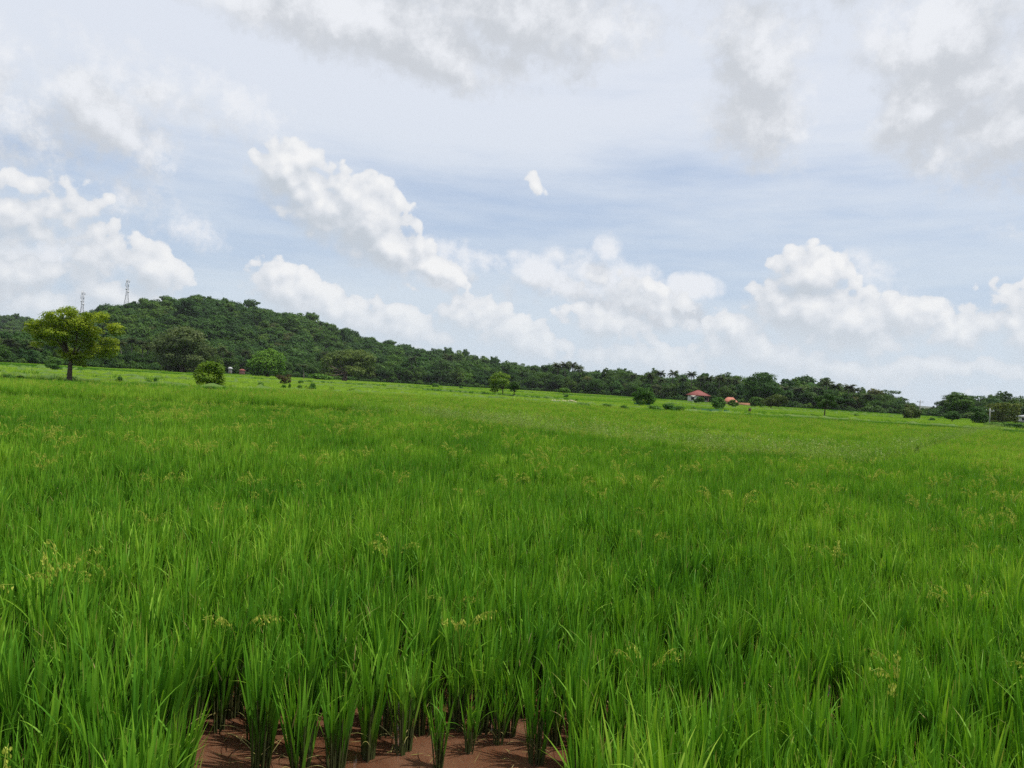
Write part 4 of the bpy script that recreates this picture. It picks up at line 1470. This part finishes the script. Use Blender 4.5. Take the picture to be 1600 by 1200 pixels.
def clump_parts(rng, H=.60, nb=62, rad=.042, fan=1.0, heads=0, dry=4):
    """one rice hill: stalk bundle, leaf blades, a few dry leaves, perhaps seed heads"""
    ns = 20
    a = rng.uniform(0, 6.28, ns)
    rr = rad * np.sqrt(rng.uniform(0, 1, ns))
    b0 = np.stack([np.cos(a) * rr, np.sin(a) * rr, np.full(ns, -.03)], -1)
    lean = np.clip(rr / rad * .12 + rng.normal(0, .03, ns), 0, .3) * fan
    st = MB()
    Ls = H * rng.uniform(.42, .62, ns)
    tips = []
    for k in range(ns):
        p1 = b0[k] + np.array([math.cos(a[k]) * math.sin(lean[k]), math.sin(a[k]) * math.sin(lean[k]), math.cos(lean[k])]) * Ls[k]
        st.tube([b0[k], (b0[k] + p1) / 2, p1], [.0048, .0042, .003], 4, cap=False)
        tips.append((b0[k], p1))
    lf = MB()
    k = rng.integers(0, ns, nb)
    f = rng.uniform(.12, 1.0, nb)
    A = np.array([t[0] for t in tips])[k]
    B = np.array([t[1] for t in tips])[k]
    base = A + (B - A) * f[:, None]
    az = a[k] + rng.normal(0, .55, nb)
    topz = H * rng.uniform(.62, 1.10, nb)
    ln = np.maximum(topz - base[:, 2], H * .35)
    blades(lf, rng, base, ln, az, np.abs(rng.normal(.16, .09, nb)) * fan, np.abs(rng.normal(.16, .16, nb)) * fan, rng.uniform(.011, .0185, nb), 4, tint=np.clip(rng.beta(2, 2.4, nb), 0, 1))
    nw = 8
    k = rng.integers(0, ns, nw)
    blades(lf, rng, np.array([t[1] for t in tips])[k], H * rng.uniform(.35, .55, nw), rng.uniform(0, 6.28, nw), rng.uniform(.3, .6, nw), rng.uniform(.4, 1.5, nw), rng.uniform(.007, .011, nw), 6)
    dr = MB()
    ky = rng.integers(0, ns, 1)
    blades(dr, rng, np.array([t[1] for t in tips])[ky], H * rng.uniform(.25, .4, 1), rng.uniform(0, 6.28, 1), rng.uniform(.25, .6, 1), rng.uniform(.2, 1.2, 1), rng.uniform(.004, .007, 1), 5)
    if dry:
        k = rng.integers(0, ns, dry)
        blades(dr, rng, (np.array([t[0] for t in tips]) * .55 + np.array([t[1] for t in tips]) * .45)[k] * np.array([1, 1, .7]), H * rng.uniform(.22, .42, dry), rng.uniform(0, 6.28, dry), rng.uniform(.5, 1.0, dry), rng.uniform(.8, 1.8, dry), rng.uniform(.003, .006, dry), 6)
    hd = MB()
    for q in range(heads):
        kk = rng.integers(0, ns)
        panicle(hd, rng, tips[kk][1] + np.array([0, 0, H * .02]), rng.uniform(0, 6.28), H, 0)
    return st, lf, dr, hd


rr_ = np.random.default_rng(23)
CLUMPS = []
for v in range(9):
    heads = {7: 4, 8: 6}.get(v, 0)
    st, lf, dr, hd = clump_parts(rr_, .50 * rr_.uniform(.90, 1.10), int(rr_.integers(50, 64)), rad=.036, fan=rr_.uniform(.6, .86), heads=heads, dry=5)
    CLUMPS.append(dict(stalks=st.mesh('stalks', [M['stalk']]), leaves=lf.mesh('leaves', [M['rice']]), dry_leaves=dr.mesh('dry_leaves', [M['dry']]), seed_heads=hd.mesh('seed_heads', [M['grain']]) if heads else None))
thin = []
for v in range(3):
    st, lf, dr, hd = clump_parts(rr_, .42, 26, rad=.024, fan=1.1, dry=6)
    thin.append(dict(stalks=st.mesh('stalks', [M['stalk']]), leaves=lf.mesh('leaves', [M['rice']]), dry_leaves=dr.mesh('dry_leaves', [M['dry']]), seed_heads=None))


def join_meshes(name, parts):
    """parts: list of (mesh, matrix-ish (cos, sin, scale, x, y, z)); one mesh with the union of materials"""
    mats, Vs, Qs, Ts, mi, mt, tt, ti, n = [], [], [], [], [], [], [], [], 0
    for me, (c, s, k, x, y, z) in parts:
        nv = len(me.vertices)
        co = np.empty(nv * 3, np.float32)
        me.vertices.foreach_get('co', co)
        co = co.reshape(-1, 3) * k
        co = np.stack([co[:, 0] * c - co[:, 1] * s + x, co[:, 0] * s + co[:, 1] * c + y, co[:, 2] + z], -1)
        Vs.append(co)
        lt = np.empty(len(me.polygons), np.int32)
        me.polygons.foreach_get('loop_total', lt)
        lv = np.empty(len(me.loops), np.int32)
        me.loops.foreach_get('vertex_index', lv)
        m_ = me.materials[0]
        if m_ not in mats:
            mats.append(m_)
        ix = mats.index(m_)
        ls = np.concatenate([[0], np.cumsum(lt)[:-1]])
        q = ls[lt == 4]
        if len(q):
            Qs.append(np.stack([lv[q + o_] for o_ in range(4)], -1) + n)
            mi.append(np.full(len(q), ix))
        t = ls[lt == 3]
        if len(t):
            Ts.append(np.stack([lv[t + o_] for o_ in range(3)], -1) + n)
            mt.append(np.full(len(t), ix))
        for nm, L in (('t', tt), ('tint', ti)):
            a_ = me.attributes.get(nm)
            buf = np.zeros(nv, np.float32)
            if a_:
                a_.data.foreach_get('value', buf)
            L.append(buf)
        n += nv
    Fl = [np.concatenate(Qs)] + ([np.concatenate(Ts)] if Ts else [])
    return mesh_np(name, np.concatenate(Vs), Fl, mats, {'t': np.concatenate(tt), 'tint': np.concatenate(ti)}, np.concatenate(mi + mt))


ID = (1, 0, 1, 0, 0, 0)
whole = [join_meshes('rice_clump', [(m_, ID) for m_ in c.values() if m_]) for c in CLUMPS]
source_collection('rice_plant', whole)

# planting grid
SPX = .165
gx, gy = np.meshgrid(np.arange(-9, 9, SPX), np.arange(1.3, 9.6, SPX))
P = np.stack([gx.ravel(), gy.ravel()], -1)
ca, sa = math.cos(.12), math.sin(.12)
P = np.stack([P[:, 0] * ca - P[:, 1] * sa, P[:, 0] * sa + P[:, 1] * ca], -1) + rr_.normal(0, .026, P.shape)
pxs, pys, dep = proj(P[:, 0], P[:, 1], np.zeros(len(P)))
R_ = np.hypot(P[:, 0], P[:, 1])
keep = (dep > 1.75) & (R_ < 8.2) & (np.abs(P[:, 0]) < .80 * P[:, 1] + 1.2)
# the open patch of muddy water at the front
gap = np.interp(pxs, [230, 300, 400, 480, 560, 640, 700, 760, 800, 880, 905, 940], [1700, 1290, 1205, 1180, 1158, 1152, 1148, 1156, 1150, 1158, 1300, 1900])
keep &= pys < gap
for qx, qy, qr in ((1172, 1130, .11), (1292, 1120, .10), (1310, 1190, .12), (350, 1190, .13), (300, 1230, .11), (1570, 1190, .12)):
    keep &= np.hypot(*(P - ground(qx, qy)[:2]).T) > qr
explicit = [(408, 1200, 1.0, 0), (470, 1222, .92, 0), (525, 1208, .9, 0), (573, 1185, .95, 0), (632, 1176, .95, 0), (686, 1200, .72, 1), (733, 1176, .66, 2), (779, 1162, .75, 1),
            (793, 1148, .95, 0), (838, 1192, .85, 0), (868, 1164, .9, 0), (955, 1370, .98, 0), (1010, 1290, 1.0, 0), (905, 1330, .9, 0)]
EX = np.array([ground(px, py)[:2] for px, py, *_ in explicit])
dmin = np.min(np.linalg.norm(P[:, None] - EX[None], axis=2), axis=1)
keep &= dmin > .11
P = P[keep]
pxs, pys, R_ = pxs[keep], pys[keep], R_[keep]
order = np.argsort(R_)
# which of them the picture shows: tips inside the frame
tx, ty, td = proj(P[:, 0], P[:, 1], np.full(len(P), .42))
vis = (tx > -60) & (tx < 1660) & (ty < 1215)
ind = [q for q in order if vis[q]][:300 - len(explicit)]
rest = np.setdiff1d(np.arange(len(P)), ind)
GR = 'rice clumps in the foreground rows'


def rice_clump(x, y, rz, s, parts, label, group=GR):
    t = thing('rice_clump', label, 'rice plant', (x, y, 0), rz, group, s)
    for nm, me in parts.items():
        if me is not None:
            obj(nm, me, t)
    return t


ex_lab = ['rice clump at the left end of the open muddy water, base at the bottom edge', 'rice clump second from the left end of the open muddy water', 'rice clump with its base at the bottom edge, left of the bare-stemmed ones',
          'rice clump with dark bundled stems, left of the tallest one in the open water', 'tall fan-shaped rice clump with dark bundled stems in the open muddy water', 'thin short rice clump between two fuller ones at the water edge',
          'small sparse rice clump with yellowing leaf in the middle of the open water', 'thin rice clump beside a dark-stemmed fuller one in the open water', 'dark-stemmed rice clump at the back of the open muddy water',
          'front rice clump with spread stems at the right of the open water', 'rice clump at the right edge of the open muddy water', 'bright green bushy rice clump cut by the bottom edge, right of the open water',
          'rice clump behind the bright bushy one right of the open water', 'rice clump at the bottom edge hiding the right end of the open water']
for q, ((px, py, s, kind), lab) in enumerate(zip(explicit, ex_lab)):
    parts = thin[q % 3] if kind else CLUMPS[q % 7]
    rice_clump(EX[q][0], EX[q][1], rr_.uniform(0, 6.28), (s, s, s), parts, lab)
for q in ind:
    v = int(rr_.choice(9, p=[.139] * 7 + [.016, .011]))
    side = 'left of' if pxs[q] < 380 else ('right of' if pxs[q] > 900 else 'behind')
    row = 'nearest' if R_[q] < 2.75 else ('middle' if R_[q] < 3.35 else 'further')
    zone = 'at the far left' if pxs[q] < 130 else ('left of the muddy gap' if pxs[q] < 400 else ('behind the muddy gap' if pxs[q] < 900 else ('right of the muddy gap' if pxs[q] < 1260 else 'at the far right')))
    ext = 'rice clump with pale seed heads' if v >= 7 else 'leafy green rice clump'
    s = rr_.uniform(.82, 1.14)
    rice_clump(P[q][0], P[q][1], rr_.uniform(0, 6.28), (s, s, s * rr_.uniform(.94, 1.06)), CLUMPS[v], f'{ext} in the {row} foreground rows {zone}')
n = len(rest)
s = rr_.uniform(.82, 1.14, n)
Pn = np.stack([P[rest, 0], P[rest, 1], np.zeros(n)], -1)
idn = rr_.choice(9, n, p=[.1405] * 7 + [.0098, .0067])
rotn = np.stack([rr_.normal(0, .03, n), rr_.normal(0, .03, n), rr_.uniform(0, 6.28, n)], -1)
scn = np.stack([s, s, s * rr_.uniform(.94, 1.06, n)], -1)

# patches of many clumps for the rest of the plots
PATCH = []
PW = .80
for v in range(6):
    parts = []
    for ix in range(5):
        for iy in range(5):
            c = CLUMPS[int(rr_.choice(9, p=[.1405] * 7 + [.0098, .0067]))]
            a = rr_.uniform(0, 6.28)
            k = rr_.uniform(.82, 1.14)
            x, y = (ix - 2) * PW / 5 + rr_.normal(0, .03), (iy - 2) * PW / 5 + rr_.normal(0, .03)
            for nm in ('leaves', 'seed_heads'):
                if c[nm] is not None:
                    parts.append((c[nm], (math.cos(a), math.sin(a), k, x, y, 0)))
    PATCH.append(join_meshes('rice_patch', parts))
allsrc = source_collection('rice_plot_plant', whole + PATCH)
gx, gy = np.meshgrid(np.arange(-60, 60, PW), np.arange(2, 60, PW))
Q_ = np.stack([gx.ravel(), gy.ravel()], -1) + rr_.normal(0, .03, (gx.size, 2))
Rq = np.hypot(Q_[:, 0], Q_[:, 1])
fp, _, fd = proj(Q_[:, 0], Q_[:, 1], np.zeros(len(Q_)))
ok = (Rq > 8.2 + .40) & (Q_[:, 1] > 3) & (fp > -320) & (fp < 1920) & (edge_depth(Q_[:, 0], Q_[:, 1]) < .985)
db = np.minimum(seg_dist(Q_, BUND), seg_dist(Q_, BUND2))
near_b = db < .85
pat = ok & ~near_b
Q1 = Q_[pat]
n1 = len(Q1)
# next to the bund single clumps follow its line
fx, fy = np.meshgrid(np.arange(-45, 45, SPX), np.arange(5, 55, SPX))
S_ = np.stack([fx.ravel(), fy.ravel()], -1) + rr_.normal(0, .03, (fx.size, 2))
rs = np.hypot(S_[:, 0], S_[:, 1])
pre = (rs > 8.2) & (edge_depth(S_[:, 0], S_[:, 1]) < .99)
S_ = S_[pre]
sp_, _, _ = proj(S_[:, 0], S_[:, 1], np.zeros(len(S_)))
S_ = S_[(sp_ > -320) & (sp_ < 1920)]
db = np.minimum(seg_dist(S_, BUND), seg_dist(S_, BUND2))
cell = np.round((S_ - np.array([-60, 2])) / PW) * PW + np.array([-60, 2])
cellb = np.minimum(seg_dist(cell, BUND), seg_dist(cell, BUND2))
ring = (np.hypot(cell[:, 0], cell[:, 1]) <= 8.6)
sp_, _, _ = proj(S_[:, 0], S_[:, 1], np.zeros(len(S_)))
S_ = S_[(db > np.where(sp_ < 560, .55, .36)) & ((cellb < .85) | ring)]
n2 = len(S_)
side_far = lambda p: (np.hypot(p[:, 0], p[:, 1]) > np.interp(np.arctan2(p[:, 0], p[:, 1]), np.arctan2(BUND[:, 0], BUND[:, 1]), np.hypot(BUND[:, 0], BUND[:, 1])))
P_all = np.concatenate([Pn, np.c_[Q1, np.zeros(n1)], np.c_[S_, np.zeros(n2)]])
rot_all = np.concatenate([rotn, np.c_[np.zeros(n1), np.zeros(n1), rr_.integers(0, 4, n1) * math.pi / 2], np.c_[rr_.normal(0, .03, (n2, 2)), rr_.uniform(0, 6.28, n2)]])
z1 = rr_.uniform(.94, 1.08, n1)
s2 = rr_.uniform(.88, 1.1, n2)
scl_all = np.concatenate([scn, np.c_[np.ones(n1), np.ones(n1), z1], np.c_[s2, s2, s2]])
idx_all = np.concatenate([idn, 9 + rr_.integers(0, 6, n1), rr_.choice(9, n2, p=[.1405] * 7 + [.0098, .0067])])
far_m = side_far(P_all[:, :2])
px_all, _, _ = proj(P_all[:, 0], P_all[:, 1], np.full(len(P_all), .5))
wave = np.sin(P_all[:, 0] * 1.1 + np.sin(P_all[:, 1] * .6) * 1.5) * np.sin(P_all[:, 1] * .8 + P_all[:, 0] * .35)
scl_all[:, 2] *= 1 + .07 * wave
scl_all[:, 2] *= np.where(far_m, 1 + raise_(px_all) / RICE_TOP, 1.0)
tint_all = np.where(far_m, .15, 0.0) + np.clip((np.hypot(P_all[:, 0], P_all[:, 1]) - 6) / 30, 0, 1) * .08
# further and yellower patches
tint_all += .07 * wave
tint_all += .10 * (np.sin(P_all[:, 0] * .9 + 1.3) * np.sin(P_all[:, 1] * .55 + P_all[:, 0] * .2) > .55)
scatter('rice_plants', 'closely planted green rice filling the flooded plots behind the nearest rows', allsrc, P_all, rot_all, scl_all, idx_all, tint_all)
print('rice: singles', len(Pn), 'patches', n1, 'bund side', n2, 'individual', len(ind) + len(explicit))


lt = MB()
nl = 230
lx = np.stack([rr_.uniform(-1.7, 1.1, nl), rr_.uniform(2.6, 4.6, nl), rr_.uniform(.003, .012, nl)], -1)
blades(lt, rr_, lx, rr_.uniform(.03, .13, nl), rr_.uniform(0, 6.28, nl), np.full(nl, 1.5), rr_.uniform(-.1, .12, nl), rr_.uniform(.0015, .004, nl), 4)
tag(obj('straw_litter', lt.mesh('straw_litter', [M['dry']])), 'bits of dry straw and leaf floating on the muddy water', kind='stuff')


# ------------------------------------------------------------------ wild grass on the bunds and in the far fields
def tuft(rng, n, H, spread, w, heads=0):
    mb = MB()
    a = rng.uniform(0, 6.28, n)
    r = spread * np.sqrt(rng.uniform(0, 1, n))
    base = np.stack([np.cos(a) * r, np.sin(a) * r, np.full(n, -.02)], -1)
    az = rng.uniform(0, 6.28, n)
    P_ = blades(mb, rng, base, H * rng.uniform(.5, 1.1, n), az, np.abs(rng.normal(.2, .12, n)), np.abs(rng.normal(.3, .3, n)), rng.uniform(.7, 1.3, n) * w, 3, 0)
    if heads:
        k = rng.choice(n, heads, replace=False)
        tips = P_[k, -1] * np.array([1, 1, 1.12])
        C = np.repeat(tips, 7, 0) + rng.normal(0, .022, (heads * 7, 3)) * np.array([1, 1, 2.2])
        N = rng.normal(size=C.shape)
        N /= np.linalg.norm(N, axis=1, keepdims=True)
        cards(mb, C, N, .016, rng, .36, mat=1)
    return mb.mesh('grass_tuft', [M['field_grass'], M['seed']])


tg = np.random.default_rng(31)
TUFT = [tuft(tg, 60, .50, .16, .008), tuft(tg, 60, .42, .18, .008), tuft(tg, 50, .62, .15, .007, 26), tuft(tg, 46, .66, .17, .006, 32), tuft(tg, 50, .6, .16, .007, 20)]
source_collection('bund_tuft', TUFT)
P, I, TT = [], [], []
for line, far_side in ((BUND_P, 0), (BUND2_P, 1)):
    n = len(line)
    seg = np.linalg.norm(np.diff(line, axis=0), axis=1).sum()
    for q in range(int(seg * (9 if far_side else 17))):
        u = tg.uniform(0, n - 1.001)
        k = int(u)
        p = line[k] + (line[k + 1] - line[k]) * (u - k) + tg.normal(0, .26, 2)
        px, py, _ = proj(p[0], p[1], 0)
        pale = np.clip((float(px) - 480) / 220, 0, 1) * (.55 if far_side else 1)
        if tg.uniform() > (.05 + .95 * pale) * (0.55 if far_side else 1):
            continue
        P.append((p[0], p[1], .05))
        I.append(tg.choice([2, 3, 4]) if tg.uniform() < pale * .85 else tg.choice([0, 1]))
        TT.append(.38 * pale + tg.uniform(-.05, .15))
P = np.array(P)
n = len(P)
s = tg.uniform(.75, 1.2, n)
scatter('wild_grass', 'pale seeding wild grass growing along the bund', SRC['bund_tuft'], P, np.c_[np.zeros((n, 2)), tg.uniform(0, 6.28, n)], np.c_[s, s, s], I, TT)

# far fields: short rice and grass, plot by plot
def sward(rng, size, n, H, w):
    mb = MB()
    base = np.c_[rng.uniform(-size / 2, size / 2, (n, 2)), np.full(n, -.02)]
    blades(mb, rng, base, H * rng.uniform(.6, 1.15, n), rng.uniform(0, 6.28, n), np.abs(rng.normal(.15, .1, n)), np.abs(rng.normal(.25, .2, n)), rng.uniform(.8, 1.3, n) * w, 2, 0)
    return mb.mesh('sward', [M['field_grass']])


SW = 2.6
SWARD = [sward(tg, SW * 1.04, 900, .34, .035) for _ in range(4)]
source_collection('field_sward', SWARD)
gx, gy = np.meshgrid(np.arange(-260, 260, SW), np.arange(20, 330, SW))
Q_ = np.stack([gx.ravel(), gy.ravel()], -1)
azq = np.arctan2(Q_[:, 0], Q_[:, 1])
rq = np.hypot(Q_[:, 0], Q_[:, 1])
fp, _, _ = proj(Q_[:, 0], Q_[:, 1], np.zeros(len(Q_)))
ok = (edge_depth(Q_[:, 0], Q_[:, 1]) > 1.03) & (rq < belt_r(azq) + 6) & (fp > -300) & (fp < 1900)
Q_ = Q_[ok]
seeds = np.c_[tg.uniform(-260, 260, 260), tg.uniform(20, 330, 260)]
sv = tg.uniform(-.45, .55, 260)
sh_ = tg.uniform(.55, 1.25, 260)
dd = (Q_[:, None, 0] - seeds[None, :, 0]) ** 2 + ((Q_[:, None, 1] - seeds[None, :, 1]) * 3.4) ** 2
ip = np.argmin(dd, 1)
n = len(Q_)
scatter('field_grass', 'short bright green grass and young rice covering the distant fields', SRC['field_sward'], np.c_[Q_, np.full(n, -.05)], np.c_[np.zeros((n, 2)), tg.integers(0, 4, n) * math.pi / 2],
        np.c_[np.ones(n), np.ones(n), sh_[ip]], tg.integers(0, 4, n), sv[ip] + .15)
# grass on the far bunds
P, TT = [], []
for li, line in enumerate(FAR_P):
    L = np.linalg.norm(np.diff(line, axis=0), axis=1)
    s_ = np.concatenate([[0], np.cumsum(L)])
    u = np.arange(0, s_[-1], .5)
    p = np.c_[np.interp(u, s_, line[:, 0]), np.interp(u, s_, line[:, 1])] + tg.normal(0, .3, (len(u), 2))
    P.append(np.c_[p, np.full(len(u), .1)])
    TT.append(np.full(len(u), (-.35, .75)[li % 2]) + tg.uniform(-.15, .15, len(u)))
P = np.concatenate(P)
n = len(P)
s = tg.uniform(.5, 1.2, n)
far_tuft = [tuft(tg, 40, .5, .34, .035) for _ in range(3)]
source_collection('far_bund_tuft', far_tuft)
scatter('bund_grass', 'rough grass and weeds along the bunds of the distant fields', SRC['far_bund_tuft'], P, np.c_[np.zeros((n, 2)), tg.uniform(0, 6.28, n)], np.c_[s, s, s], tg.integers(0, 3, n), np.concatenate(TT))

# ------------------------------------------------------------------ haze
if HAZE_DENSITY > 0:
    m_ = bpy.data.materials.new('haze')
    m_.use_nodes = True
    nt = m_.node_tree
    nt.nodes.clear()
    out = nt.nodes.new('ShaderNodeOutputMaterial')
    pv = nt.nodes.new('ShaderNodeVolumePrincipled')
    pv.inputs['Color'].default_value = (.86, .92, 1.0, 1)
    pv.inputs['Density'].default_value = HAZE_DENSITY
    pv.inputs['Anisotropy'].default_value = 0.2
    nt.links.new(pv.outputs[0], out.inputs['Volume'])
    o = obj('haze', boxm('haze', (-5400, -60, -3), (5400, 6300, 125), m_))
    tag(o, 'thin pale haze over the fields and hills', kind='stuff')
